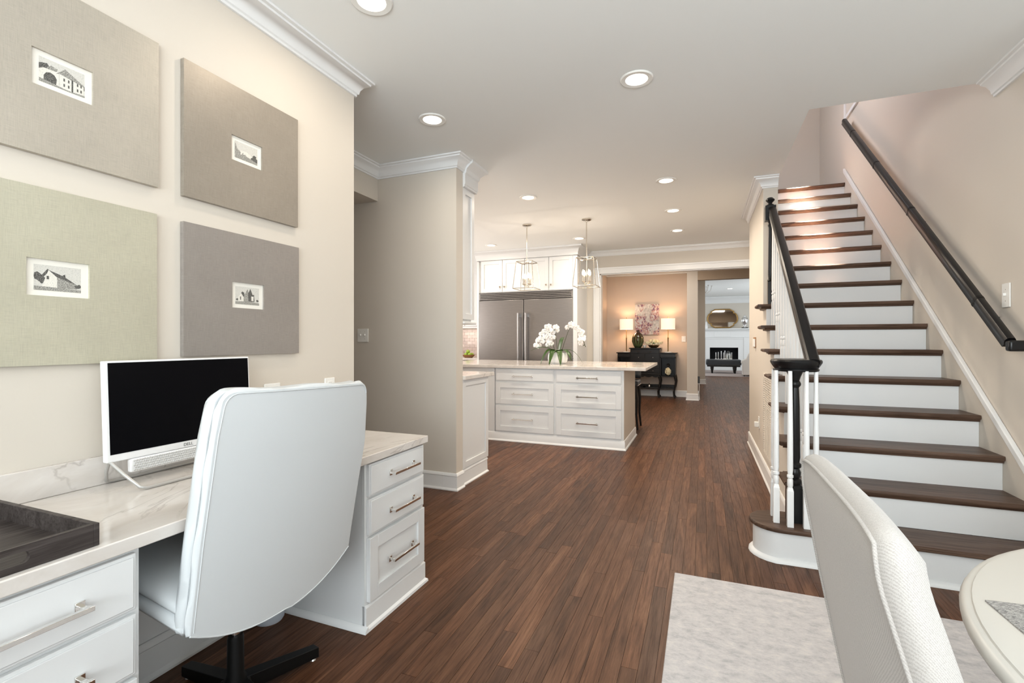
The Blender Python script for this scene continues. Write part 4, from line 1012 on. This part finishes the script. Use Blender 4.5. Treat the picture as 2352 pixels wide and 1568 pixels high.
# ------------------------------------------------------------------ bar stool behind the island end
BSO = (-1.035, 7.02, 0)
bs = thing('bar_stool', 'dark studded bar stool tucked under the far end of the island', 'stool', BSO)
bx, by = BSO[0], BSO[1]
B(bx-0.2, bx+0.2, by-0.2, by+0.16, 0.60, 0.68).build('seat', 'black_leather', bs, BSO, bevel=0.02, seg=3)
m = MB().grid(lambda u, v: (bx-0.2+0.4*u, by+0.18+0.04*math.sin(PI*u)+0.05*v, 0.69+0.22*v), 9, 5); o = m.build('backrest', 'black_leather', bs, BSO, smooth=80); so = o.modifiers.new('s', 'SOLIDIFY'); so.thickness = 0.03
m = MB()
for k in range(13): m.blob((bx-0.19+0.38*k/12, by-0.203, 0.615), 0.006, 6, 4)
for k in range(10): m.blob((bx+0.203, by-0.18+0.33*k/9, 0.615), 0.006, 6, 4)
o = m.build('nail_trim', 'silver', bs, BSO); o['kind'] = 'stuff'
for sx_ in (-1, 1):
    for sy_ in (-1, 1):
        MB().tube([(bx+sx_*0.17, by-0.02+sy_*0.16, 0.60), (bx+sx_*0.185, by-0.02+sy_*0.175, 0.4), (bx+sx_*0.18, by-0.02+sy_*0.17, 0.2), (bx+sx_*0.20, by-0.02+sy_*0.19, 0.0)], [0.024, 0.021, 0.016, 0.014], 8).build('leg', 'black_wood', bs, BSO)
MB().tube([(bx-0.18, by-0.19, 0.22), (bx+0.18, by-0.19, 0.22)], 0.01, 8).build('footrest', 'black_wood', bs, BSO)

# ------------------------------------------------------------------ pendants
def pendant(x, y, label):
    o = (x, y, CZ); t = thing('pendant_lantern', label, 'pendant', o, 'open cage lantern pendants over the island')
    MB().lathe([(0.06, -0.0005), (0.06, -0.014), (0.05, -0.02), (0.012, -0.024), (0.010, -0.04), (0.0, -0.04)][::-1], o, 24).build('canopy', 'nickel', t, o)
    MB().tube([(x, y, CZ-0.03), (x, y, 2.262)], 0.006, 8).build('rod', 'nickel', t, o)
    a, b, zt_, zb_ = 0.108, 0.142, 2.268, 1.918; m = MB(); r = 0.0045
    T = [(x+sx*a, y+sy*a, zt_) for sx, sy in ((-1, -1), (1, -1), (1, 1), (-1, 1))]; Bt = [(x+sx*b, y+sy*b, zb_) for sx, sy in ((-1, -1), (1, -1), (1, 1), (-1, 1))]
    for k in range(4):
        m.tube([T[k], T[(k+1) % 4]], r, 6); m.tube([Bt[k], Bt[(k+1) % 4]], r, 6); m.tube([T[k], Bt[k]], r, 6)
        m.tube([T[k], ((T[k][0]+x)/2, (T[k][1]+y)/2, zt_-0.018), (x, y, zt_-0.006)], r*0.9, 6)
    m.build('cage', 'nickel', t, o, smooth=60)
    MB().tube([(x, y, 2.262), (x, y, 1.965)], 0.005, 8).build('spindle', 'nickel', t, o)
    for k in range(4):
        an = PI/4 + k*PI/2; cx_, cy_ = x + 0.05*math.cos(an), y + 0.05*math.sin(an)
        MB().tube([(x, y, 1.965), ((x+cx_)/2, (y+cy_)/2, 1.952), (cx_, cy_, 1.975)], 0.004, 6).build('arm', 'nickel', t, o)
        MB().lathe([(0.014, 1.975), (0.018, 1.98), (0.011, 1.984), (0.011, 2.055), (0.0, 2.055)], (cx_, cy_, 0), 12).build('candle_sleeve', 'nickel', t, o)
        MB().lathe([(0.006, 2.056), (0.015, 2.075), (0.014, 2.09), (0.006, 2.115), (0, 2.13)], (cx_, cy_, 0), 10).build('bulb', 'bulb_glow', t, o)
    l = bpy.data.lights.new('pendant_bulb_light', 'POINT'); l.energy = 6; l.color = (1, 0.84, 0.70); l.shadow_soft_size = 0.008
    lo_ = bpy.data.objects.new('pendant_bulb_light', l); COL.objects.link(lo_); lo_.location = (x, y, 2.16)
pendant(-2.138, 5.892, 'left cage lantern pendant above the kitchen island')
pendant(-1.346, 5.896, 'right cage lantern pendant above the kitchen island')

# ------------------------------------------------------------------ recessed downlights
dl0 = None
def downlight(x, y, z, label, power=3.0, r=0.092):
    global dl0
    if dl0 is None:
        dl0 = thing('recessed_downlight', label, 'downlight', (x, y, z), 'recessed ceiling downlights')
        MB().lathe([(0.062, -0.001), (0.064, -0.006), (0.088, -0.008), (0.094, -0.003), (0.094, -0.0005), (0.062, -0.0005)], (0, 0, 0), 32).build('trim_ring', 'plate_white', dl0)
        MB().lathe([(0.0, -0.0020), (0.0615, -0.0020), (0.0615, -0.0008), (0.0, -0.0008)], (0, 0, 0), 32).build('lens', 'lamp_disc', dl0)
        t = dl0
    else:
        t = copy_tree(dl0); t.location = (x, y, z); t['label'] = label
    s = r/0.092; t.scale = (s, s, 1)
    if power:
        a = area('downlight_glow', (x, y, z-0.012), (0, 0, -1), 0.11, 0.11, power, (1, 0.86, 0.70), 'DISK', 165)
for x, y, lb, p in ((-1.38, 1.76, 'downlight cut by the top photo edge over the desk', 4), (-0.356, 2.855, 'large bright downlight in the ceiling centre before the stairs', 4), (-1.728, 2.855, 'downlight left of centre near the left wall crown end', 4),
                 (-1.718, 4.776, 'downlight above the space between column wall and island', 15), (-0.32, 4.757, 'nearest of the three hallway downlights in a row', 14), (-0.318, 5.88, 'middle of the three hallway downlights in a row', 14),
                 (-0.32, 6.958, 'farthest of the three hallway downlights in a row', 14), (-1.70, 6.954, 'small downlight just left of the right pendant rod', 7), (-3.12, 6.935, 'downlight at far left above the refrigerator cabinet', 5)):
    downlight(x, y, CZ, lb, p)
downlight(0.95, 15.6, 3.205, 'nearer downlight in the far living room ceiling', 6, 0.11)
downlight(0.96, 19.6, 3.205, 'farther downlight in the living room ceiling above mirror', 6, 0.12)
smd = MB().lathe([(0.0, -0.05), (0.035, -0.05), (0.04, -0.035), (0.07, -0.03), (0.075, -0.0005)], (0, 0, 0), 20).build('smoke_detector', ['nickel']); smd.location = (0.62, 15.7, 3.205)
tag(smd, 'small round smoke detector on the far living room ceiling', 'detector')
# ------------------------------------------------------------------ added narrow light, shaped to lay a bright stripe on the upper treads
area('tread_stripe_light', (1.09, 6.15, 5.5), (0, -0.03, -1), 0.09, 1.5, 200, (1.0, 0.95, 0.88), spread=5)

# ------------------------------------------------------------------ highboy in the dining room
HO = (-1.15, 11.0, 0); hy = 10.86
hb = thing('black_highboy', 'black stepped sideboard with curved legs against the peach wall', 'sideboard', HO)
BW = 'black_wood'
B(-1.49, -0.86, hy, 11.23, 0.53, 1.065).build('centre_case', BW, hb, HO, bevel=0.003)
B(-1.515, -0.835, hy-0.03, 11.24, 1.066, 1.09).build('centre_top', BW, hb, HO, bevel=0.006)
for x0, x1, tx0, tx1 in ((-1.775, -1.492, -1.80, -1.491), (-0.858, -0.535, -0.859, -0.505)):
    m = B(x0, x1, 11.21, 11.23, 0.46, 0.965); m.box(x0, x0+0.02, hy+0.02, 11.21, 0.46, 0.965); m.box(x1-0.02, x1, hy+0.02, 11.21, 0.46, 0.965); m.box(x0, x1, hy+0.02, 11.21, 0.46, 0.475); m.box(x0, x1, hy+0.02, 11.21, 0.87, 0.885)
    m.build('side_case', BW, hb, HO)
    d = B(x0+0.005, x1-0.005, hy+0.005, hy+0.019, 0.89, 0.96).build('drawer', BW, hb, HO, bevel=0.002)
    B(tx0, tx1, hy-0.005, 11.24, 0.966, 0.986).build('side_top', BW, hb, HO, bevel=0.005)
d = B(-1.475, -0.875, hy-0.012, hy-0.001, 0.965, 1.045).build('drawer', BW, hb, HO, bevel=0.003)
for x in (-1.32, -1.06): MB().lathe([(0.028, 0), (0.03, 0.003), (0.0, 0.006)], (x, hy-0.016, 1.0), 12).build('pull', 'brass', d, HO)
for x0, x1 in ((-1.475, -1.18), (-1.17, -0.875)):
    for z0, z1 in ((0.80, 0.955), (0.64, 0.79), (0.545, 0.63)):
        d = B(x0, x1, hy-0.010, hy-0.001, z0, z1).build('drawer', BW, hb, HO, bevel=0.002)
        MB().blob(((x0+x1)/2 + 0.02, hy-0.018, (z0+z1)/2), 0.009, 10, 6).build('knob', 'silver', d, HO)
B(-1.50, -0.85, hy-0.02, hy+0.02, 0.50, 0.529).build('apron_moulding', BW, hb, HO, bevel=0.006)
m = MB(); pts = [(-1.48, 0.50)] + [(-1.48+0.61*k/24, 0.465 - 0.02*abs(math.sin(k*PI/6))) for k in range(25)] + [(-0.87, 0.50)]; m.prism(pts[::-1], 'y', hy-0.005, hy+0.008); m.build('apron', BW, hb, HO, smooth=0)
B(-1.77, -0.54, 10.93, 11.18, 0.185, 0.215).build('lower_shelf', BW, hb, HO, bevel=0.004); B(-1.77, -0.54, 11.17, 11.19, 0.2155, 0.27).build('shelf_lip', BW, hb, HO)
for x, s in ((-1.755, -1), (-1.47, -1), (-0.88, 1), (-0.555, 1)):
    for y in (hy+0.035, 11.17):
        MB().tube([(x, y, 0.50), (x+0.012*s, y, 0.44), (x+0.025*s, y, 0.36), (x+0.008*s, y, 0.25), (x-0.022*s, y, 0.14), (x-0.018*s, y, 0.05), (x+0.01*s, y, 0.0)], [0.028, 0.028, 0.022, 0.018, 0.015, 0.013, 0.019], 10).build('leg', BW, hb, HO, smooth=70)
def table_lamp(x, label):
    y, z0 = 11.03, 0.9865; o = (x, y, z0); t = thing('table_lamp', label, 'lamp', o, 'slim brass lamps on the black sideboard')
    MB().lathe([(0.0, 0), (0.085, 0), (0.088, 0.012), (0.03, 0.02), (0, 0.02)], o, 24, 1, 0.8).build('base', 'ceramic_white', t, o)
    MB().lathe([(0.012, 0.02), (0.011, 0.30), (0.016, 0.31), (0.016, 0.33), (0.009, 0.34), (0.008, 0.51)], o, 12).build('pole', 'brass', t, o)
    m = MB(); m.lathe([(0.0, 0.764), (0.012, 0.768), (0.008, 0.785), (0, 0.79)], o, 10); m.tube([(x, y, z0+0.5), (x, y, z0+0.77)], 0.004, 6); m.build('finial', 'brass', t, o)
    sh = MB().grid(lambda u, v: (x + 0.150*math.cos(2*PI*u), y + 0.105*math.sin(2*PI*u), z0 + 0.515 + 0.235*v), 40, 2, cu=True).build('lamp_shade', 'shade_glow', t, o, smooth=80)
    l = bpy.data.lights.new('lamp_bulb_light', 'POINT'); l.energy = 6; l.color = (1, 0.76, 0.52); l.shadow_soft_size = 0.03
    lo_ = bpy.data.objects.new('lamp_bulb_light', l); COL.objects.link(lo_); lo_.location = (x, y, z0+0.64)
table_lamp(-1.60, 'left lit table lamp on the black sideboard'); table_lamp(-0.70, 'right lit table lamp on the black sideboard')
pt_ = thing('abstract_painting', 'abstract canvas of purple and orange splashes between two lamps', 'painting', (-1.15, 11.25, 1.75))
B(-1.435, -0.905, 11.22, 11.249, 1.385, 2.075).build('canvas', 'abstract_paint', pt_, (-1.15, 11.25, 1.75), bevel=0.003)
v = MB().lathe([(0, 0), (0.065, 0), (0.10, 0.05), (0.133, 0.14), (0.13, 0.22), (0.095, 0.30), (0.04, 0.345), (0.032, 0.37), (0.042, 0.39), (0.034, 0.392), (0.026, 0.36), (0, 0.35)], (0, 0, 0), 32).build('glazed_vase', 'drip_glaze', smooth=60)
v.location = (-1.345, 11.02, 1.0905); tag(v, 'bulbous green vase with brown drip glaze on the black sideboard', 'vase')
cu_ = MB().lathe([(0, 0), (0.018, 0), (0.03, 0.02), (0.042, 0.055), (0.038, 0.055), (0.025, 0.02), (0, 0.01)], (0, 0, 0), 20).build('small_cup', 'ceramic_white'); cu_.location = (-1.19, 10.95, 1.0905); tag(cu_, 'small white cup between the vase and the roses', 'cup')
RO = (-1.0, 11.0, 1.0905); rb = thing('rose_bowl', 'cream roses in a low bronze bowl on the black sideboard', 'flowers', RO)
MB().lathe([(0, 0), (0.06, 0), (0.10, 0.02), (0.125, 0.06), (0.118, 0.06), (0.09, 0.025), (0, 0.015)], RO, 28).build('bowl', 'brass', rb, RO)
for k, (dx, dy, dz) in enumerate(((-0.11, 0, 0.10), (-0.06, -0.05, 0.085), (0.06, -0.06, 0.085), (0.11, 0, 0.10), (0, 0.02, 0.16), (-0.07, 0.03, 0.15), (0.07, 0.03, 0.15), (0.15, 0.01, 0.11), (-0.15, 0.01, 0.11), (0.0, -0.05, 0.12))):
    m = MB(); c = (RO[0]+dx, RO[1]+dy, RO[2]+dz)
    m.blob(c, (0.036, 0.034, 0.032), 14, 9)
    for q in range(6):
        a = q*2.4; rr = 0.026+0.002*q; m.grid(lambda u, v_: (c[0] + (rr+0.010*v_)*math.cos(a + (u-.5)*1.9), c[1] + (rr+0.010*v_)*math.sin(a + (u-.5)*1.9), c[2] - 0.018 + 0.044*v_), 6, 3)
    m.build('rose', 'rose_cream', rb, RO, smooth=80)
m = MB()
for k in range(8):
    a = k*0.8; m.grid(lambda u, v_: (RO[0] + (0.02+0.10*u)*math.cos(a) - 0.02*(v_-.5)*math.sin(a)*math.sin(PI*u)*2, RO[1] - 0.03 + (0.02+0.07*u)*math.sin(a), RO[2] + 0.07 + 0.05*math.sin(PI*u)), 5, 3)
m.build('foliage', 'leaf_green', rb, RO)
sh_ = thing('shell_disc', 'bright coral textured oval ornament in the sideboard open compartment', 'ornament', (-0.70, 11.0, 0.476))
m = MB()
for k in range(130):
    u = random.uniform(-1, 1); w_ = random.uniform(-1, 1)
    if u*u + w_*w_ > 1: continue
    m.blob((-0.70+u*0.062, 10.97+0.02*(u*u+w_*w_), 0.575+w_*0.085), 0.0085, 6, 4)
m.build('beads', 'rose_cream', sh_, (-0.70, 11.0, 0.476)); MB().blob((-0.70, 11.0, 0.575), (0.065, 0.02, 0.09), 18, 12).build('core', 'brass', sh_, (-0.70, 11.0, 0.476))
gp = MB().lathe([(0, 0.03), (0.02, 0.03), (0.035, 0.055), (0.03, 0.085), (0.012, 0.10), (0, 0.10)], (0, 0, 0), 16).build('glass_knob_ornament', 'glass'); gp.location = (-0.70, 11.09, 0.475+0.17)
gp.location.z = 0.645; tag(gp, 'small grey glass ornament above the coral oval ornament', 'ornament')
for x, lb in ((-1.315, 'left small silver canister on the sideboard lower shelf'), (-1.095, 'right small silver canister on the sideboard lower shelf')):
    c_ = MB().lathe([(0, 0), (0.024, 0), (0.026, 0.01), (0.024, 0.045), (0.014, 0.062), (0.005, 0.075), (0.008, 0.085), (0, 0.092)], (0, 0, 0), 16).build('silver_canister', 'silver'); c_.location = (x, 11.0, 0.2155); tag(c_, lb, 'canister', 'silver canisters on the lower shelf')
c_ = MB().lathe([(0, 0), (0.02, 0), (0.045, 0.018), (0.05, 0.022), (0.04, 0.016), (0, 0.006)], (0, 0, 0), 20).build('silver_dish', 'silver'); c_.location = (-1.205, 11.0, 0.2155); tag(c_, 'flat silver dish between the two silver canisters', 'dish')
ad_ = thing('charger_plug', 'black plug with white cord on the side of the dining pier', 'plug', (-0.09, 10.8, 0.4))
B(-0.0895, -0.05, 10.70, 10.78, 0.36, 0.50).build('plug', 'dark_cap', ad_, (-0.09, 10.8, 0.4), bevel=0.005)
MB().tube([(-0.07, 10.74, 0.36), (-0.06, 10.72, 0.30), (-0.065, 10.74, 0.15), (-0.05, 10.70, 0.01)], 0.006, 6).build('cord', 'plate_white', ad_, (-0.09, 10.8, 0.4))

# ------------------------------------------------------------------ living room
FP = (0.86, 22.5, 0); fpl = thing('fireplace_mantel', 'white fireplace surround with dentil moulding in the living room', 'fireplace', FP)
f = 22.30; TW = 'trim_white'
m = B(-0.05, 0.30, f, 22.899, 0, 1.40); m.box(1.41, 1.80, f, 22.899, 0, 1.40); m.box(0.30, 1.41, f, 22.899, 0.97, 1.40); m.box(0.30, 1.41, f, 22.899, 0, 0.20); m.build('surround', TW, fpl, FP)
B(0.301, 1.409, 22.6, 22.89, 0.201, 0.969).build('firebox', 'firebox', fpl, FP)
m = B(0.301, 0.31, f+0.005, 22.6, 0.201, 0.969); m.box(1.40, 1.409, f+0.005, 22.6, 0.201, 0.969); m.box(0.31, 1.40, f+0.005, 22.6, 0.96, 0.969); m.build('firebox_lining', 'firebox', fpl, FP)
m = B(-0.15, 1.90, f-0.03, 22.898, 1.401, 1.67); m.box(0.48, 1.12, f-0.045, f-0.03, 1.43, 1.64); m.box(-0.15, 1.90, f-0.05, f-0.03, 1.40, 1.425); m.build('frieze', TW, fpl, FP, bevel=0.003)
for a_, b_ in ((-0.12, 0.10), (1.62, 1.84)): B(a_, b_, f-0.04, f-0.001, 0, 1.40).build('pilaster', TW, fpl, FP, bevel=0.003)
B(0.101, 1.619, f-0.02, f-0.001, 1.33, 1.40).build('inner_moulding', TW, fpl, FP, bevel=0.003)
B(-0.22, 1.97, f-0.14, 22.898, 1.74, 1.785).build('mantel_shelf', TW, fpl, FP, bevel=0.008)
B(-0.18, 1.93, f-0.07, 22.898, 1.671, 1.739).build('bed_moulding', TW, fpl, FP)
m = MB()
for k in range(48): m.box(-0.16+k*0.0435, -0.16+k*0.0435+0.022, f-0.095, f-0.071, 1.69, 1.725)
o = m.build('dentil_row', TW, fpl, FP, smooth=0); o['kind'] = 'stuff'
# shaped mirror
def mshape(s):
    p = []
    cx_, cz_ = 0.815, 2.235
    base = [(-0.30, 0.40), (0.30, 0.40), (0.36, 0.36), (0.47, 0.30), (0.44, 0.24)]
    arc = [(0.44 + 0.17*math.sin(t), 0.24*math.cos(t)) for t in [PI*k/10 for k in range(1, 10)]]
    low = [(0.44, -0.24), (0.47, -0.30), (0.36, -0.36), (0.30, -0.40), (-0.30, -0.40)]
    right = base[1:] + arc + low[:4]
    left = [(-a, b) for a, b in reversed(right)]
    return [(cx_ + a*s, cz_ + b*s) for a, b in right + left]
MO = (0.815, 22.8, 1.79); mi = thing('shaped_mirror', 'gold framed scalloped mirror above the fireplace mantel', 'mirror', MO)
m = MB().prism(mshape(1.03), 'y', 22.86, 22.885); m.build('back_board', 'gold_frame', mi, MO, smooth=0)
m = MB().prism(mshape(0.95), 'y', 22.850, 22.859); m.build('mirror_glass', 'mirror', mi, MO, smooth=0)
pp = mshape(0.985); MB().tube([(a, 22.85, b) for a, b in pp + [pp[0]]], 0.026, 8).build('frame', 'gold_frame', mi, MO, smooth=60)
HD = (1.66, 22.3, 1.786); hd = thing('head_sculpture', 'silver head sculpture on a black stand at mantel right end', 'sculpture', HD)
hx, hyy, hz = HD
B(hx-0.12, hx+0.12, hyy-0.07, hyy+0.07, hz, hz+0.04).build('stand', 'dark_cap', hd, HD)
m = MB().lathe([(0.02, 0.04), (0.02, 0.08), (0.07, 0.10), (0.062, 0.15), (0.095, 0.19), (0.125, 0.27), (0.135, 0.35), (0.12, 0.43), (0.075, 0.485), (0.045, 0.495), (0.05, 0.52), (0.03, 0.545), (0, 0.55)], HD, 20, 1, 1.1)
m.blob((hx, hyy-0.115, hz+0.27), (0.014, 0.022, 0.035), 8, 6); m.blob((hx, hyy-0.10, hz+0.20), (0.03, 0.012, 0.008), 8, 5)
for s in (-1, 1): m.blob((hx+s*0.04, hyy-0.10, hz+0.31), (0.018, 0.012, 0.008), 8, 5); m.blob((hx+s*0.10, hyy, hz+0.28), (0.012, 0.02, 0.055), 8, 6)
m.build('head', 'silver', hd, HD, smooth=60)
wv = MB().lathe([(0, 0), (0.06, 0), (0.07, 0.05), (0.035, 0.2), (0.03, 0.27), (0.06, 0.30), (0, 0.29)], (0, 0, 0), 16).build('white_vase', 'ceramic_white'); wv.location = (0.16, 22.3, 1.786); tag(wv, 'slim white vase at the left end of the mantel', 'vase')
B_ = B(-1.0, 3.2, 18.35, 22.1, 0.001, 0.012).build('living_rug', 'grey_rug'); tag(B_, 'brown grey rug on the living room floor before the fireplace', 'rug')
OT = (0.75, 20.2, 0.0125); ot = thing('leather_ottoman', 'black leather studded ottoman before the fireplace', 'ottoman', OT)
ax, ay = OT[0], OT[1]
B(ax-0.62, ax+0.62, ay-0.35, ay+0.35, 0.31, 0.54).build('cushion', 'black_leather', ot, OT, bevel=0.06, seg=5)
m = MB()
for k in range(26): m.blob((ax-0.58+1.16*k/25, ay-0.355, 0.335), 0.010, 6, 4)
o = m.build('nail_trim', 'silver', ot, OT); o['kind'] = 'stuff'
B(ax-0.58, ax+0.58, ay-0.32, ay+0.32, 0.265, 0.309).build('frame', BW, ot, OT)
for sx_ in (-1, 1):
    for sy_ in (-1, 1): MB().lathe([(0.022, 0.0), (0.03, 0.02), (0.038, 0.09), (0.05, 0.14), (0.06, 0.16), (0.05, 0.18), (0.062, 0.22), (0.062, 0.255)], (ax+sx_*0.40, ay+sy_*0.26, 0.0125), 14).build('leg', BW, ot, OT, smooth=60)
TR = (ax, ay, 0.541); tt = B(ax-0.30, ax+0.30, ay-0.16, ay+0.16, 0.541, 0.556).build('metal_tray', 'silver', None, None, bevel=0.004); tag(tt, 'silver tray on the black ottoman carrying candlesticks', 'tray')
for k, (dx, h) in enumerate(((-0.26, 0.25), (-0.17, 0.26), (-0.07, 0.30), (0.02, 0.25), (0.06, 0.32), (0.30, 0.25))):
    c_ = MB().lathe([(0, 0), (0.028, 0), (0.022, 0.01), (0.012, 0.015), (0.013, h), (0, h)], (0, 0, 0), 12).build('candlestick', 'silver'); c_.location = (ax+dx, ay + (0.05 if k % 2 else -0.04), 0.5565)
    tag(c_, ['leftmost slender candlestick on the silver tray', 'second slender candlestick from the left on the tray', 'third candlestick from the left on the tray', 'fourth and shorter candlestick from the left on the tray', 'tallest candlestick on the tray beside the glass cloche', 'rightmost candlestick on the tray past the cloche'][k], 'candlestick', 'slender candlesticks on the ottoman tray')
gd = MB().lathe([(0.09, 0), (0.09, 0.12), (0.085, 0.20), (0.06, 0.27), (0, 0.31), (0, 0.303), (0.055, 0.262), (0.08, 0.20), (0.085, 0.12), (0.085, 0.0)], (0, 0, 0), 24).build('glass_cloche', 'glass', smooth=60); gd.location = (ax+0.18, ay, 0.5565); tag(gd, 'glass cloche on the silver tray of the ottoman', 'cloche')
SF = (1.85, 18.6, 0); sf = thing('armchair', 'cream rolled arm seat cut off by the hall wall in living room', 'armchair', SF)
m = MB().prism([(1.30, 0.05), (2.2, 0.05), (2.2, 0.92), (1.62, 0.92), (1.50, 0.80), (1.42, 0.62), (1.30, 0.58), (1.26, 0.50), (1.30, 0.42)], 'y', 18.5, 18.75); m.build('side', 'sofa_fabric', sf, SF, bevel=0.03, seg=3, smooth=60)
B(1.36, 2.2, 18.76, 19.3, 0.05, 0.48).build('seat', 'sofa_fabric', sf, SF, bevel=0.04, seg=3); B(1.75, 2.25, 18.76, 19.5, 0.481, 0.95).build('backrest', 'sofa_fabric', sf, SF, bevel=0.05, seg=3)
for x in (1.34, 2.1):
    for y in (18.55, 19.2): B(x, x+0.05, y, y+0.05, 0.0135, 0.055).build('foot', BW, sf, SF)
# glass chandelier glimpsed past the pier
CH = (0.02, 16.6, 3.205); chd = thing('crystal_chandelier', 'glass chandelier arm glimpsed past the living room pier', 'chandelier', CH)
MB().tube([(0.02, 16.6, 3.205), (0.02, 16.6, 3.06)], 0.01, 8).build('rod', 'silver', chd, CH)
MB().lathe([(0, -0.45), (0.03, -0.43), (0.05, -0.36), (0.02, -0.30), (0.04, -0.22), (0.02, -0.14), (0, -0.14)], CH, 14).build('hub', 'glass', chd, CH)
for k in range(6):
    a = k*PI/3 + 0.1; c, s = math.cos(a), math.sin(a)
    MB().tube([(0.02+c*0.03, 16.6+s*0.03, 2.83), (0.02+c*0.12, 16.6+s*0.12, 2.78), (0.02+c*0.22, 16.6+s*0.22, 2.86), (0.02+c*0.26, 16.6+s*0.26, 3.00)], 0.010, 7).build('arm', 'ceramic_white', chd, CH)
    MB().lathe([(0.012, 0), (0.035, 0.02), (0.0, 0.02)], (0.02+c*0.26, 16.6+s*0.26, 3.0), 10).build('candle_cup', 'ceramic_white', chd, CH)

# ------------------------------------------------------------------ breakfast corner: rug, chair, table
o = B(-0.136, 2.9, -1.2, 2.668, 0.001, 0.009).build('area_rug', 'pale_rug', None, None, bevel=0.003); tag(o, 'pale grey mottled rug beneath the dining chair and table', 'rug')
DC = (0.47, 0.965, 0.0095); dc = thing('upholstered_chair', 'beige woven upholstered dining chair with piped back by round table', 'chair', DC)
# backrest: curved padded slab; v 0..1 bottom..top
def bx_rear(z): return interp(z, [(0.40, 0.305), (0.52, 0.273), (0.75, 0.229), (0.93, 0.203), (1.0, 0.204)])
m = MB(); NU, NV = 21, 25
y0, y1, zb_, zt_, th_ = 0.735, 1.197, 0.44, 0.985, 0.062
def bk(i, j, side_):
    u = i/(NU-1); v = j/(NV-1); z = zb_ + (zt_-zb_)*v
    s = 2*u-1; dz = 0.012*abs(s)**4 * (v**4) ; y = y0 + (y1-y0)*u
    x = bx_rear(z) + s*s*min(0.028, max(0, (0.975-z)*0.125))*(1.0 if s < 0 else 0.15) + (th_ - 0.010*v if side_ else 0)
    if side_: x += 0.010*(1-s**4)*(1-(2*v-1)**6); dz += 0.016*v**14
    return Vector((x, y, z-dz))
R0 = [[m.bm.verts.new(bk(i, j, 0)) for j in range(NV)] for i in range(NU)]; F0 = [[m.bm.verts.new(bk(i, j, 1)) for j in range(NV)] for i in range(NU)]
for G in (R0, F0):
    for i in range(NU-1):
        for j in range(NV-1): m.f([G[i][j], G[i+1][j], G[i+1][j+1], G[i][j+1]])
per = [(i, 0) for i in range(NU)] + [(NU-1, j) for j in range(1, NV)] + [(i, NV-1) for i in range(NU-2, -1, -1)] + [(0, j) for j in range(NV-2, 0, -1)]
rows = []
for q in (0.12, 0.3, 0.5, 0.7, 0.86, 0.95):
    r = []
    for (i, j) in per:
        a = R0[i][j].co; b = F0[i][j].co
        o = Vector((0, (i == NU-1)*1.0 - (i == 0)*1.0, (j == NV-1)*1.0 - (j == 0)*1.0)); o = o.normalized() if o.length else o
        r.append(m.bm.verts.new(a.lerp(b, q) + o*(0.016 if j < NV-1 else 0.022)*math.sin(PI*q**0.8)))
    rows.append(r)
chain = [[R0[i][j] for i, j in per]] + rows + [[F0[i][j] for i, j in per]]
for A_, B2 in zip(chain, chain[1:]):
    for k in range(len(per)): k2 = (k+1) % len(per); m.f([A_[k], A_[k2], B2[k2], B2[k]])
m.build('backrest', 'chair_fabric', dc, DC, smooth=75)
pl = [bk(0, j, 0) for j in range(1, NV)] + [bk(i, NV-1, 0) for i in range(1, NU)] + [bk(NU-1, j, 0) for j in range(NV-2, 0, -1)]
MB().tube([p + Vector((-0.0005, 0, 0.0)) for p in pl], 0.0032, 8).build('piping', 'chair_fabric', dc, DC, smooth=80)
B(0.30, 0.76, 0.745, 1.187, 0.385, 0.47).build('seat', 'chair_fabric', dc, DC, bevel=0.03, seg=4)
for x in (0.33, 0.72):
    for y in (0.775, 1.155): MB().tube([(x, y, 0.385), (x + (-0.03 if x < 0.5 else 0.0), y, 0.0095)], [0.022, 0.015], 8).build('leg', 'tread_wood', dc, DC)
TBL = (1.125, 0.90, 0.0095); tb = thing('round_table', 'round cream pedestal dining table at the right edge', 'table', TBL)
MB().lathe([(0, 0.722), (0.695, 0.722), (0.712, 0.725), (0.719, 0.732), (0.720, 0.741), (0.716, 0.749), (0.710, 0.7525), (0.7035, 0.7525), (0.702, 0.756), (0.696, 0.757), (0, 0.757)], (TBL[0], TBL[1], 0), 96).build('tabletop', 'table_cream', tb, TBL, smooth=50)
MB().lathe([(0, 0.655), (0.655, 0.655), (0.675, 0.662), (0.680, 0.690), (0.672, 0.7215), (0, 0.7215)], (TBL[0], TBL[1], 0), 96).build('apron', 'table_cream', tb, TBL, smooth=50)
MB().lathe([(0.30, 0.0095), (0.30, 0.04), (0.22, 0.07), (0.10, 0.10), (0.07, 0.16), (0.11, 0.28), (0.12, 0.38), (0.07, 0.48), (0.06, 0.54), (0.12, 0.60), (0.16, 0.654)], (TBL[0], TBL[1], 0), 40).build('pedestal', 'table_cream', tb, TBL, smooth=60)
pmt = MB().prism([(0.478, 1.127), (0.82, 1.16), (1.02, 1.02), (1.0, 0.78), (0.66, 0.68), (0.489, 0.86)][::-1], 'z', 0.7575, 0.760).build('placemat', 'woven_grey')
tag(pmt, 'grey woven placemat on the round table near the edge', 'placemat')
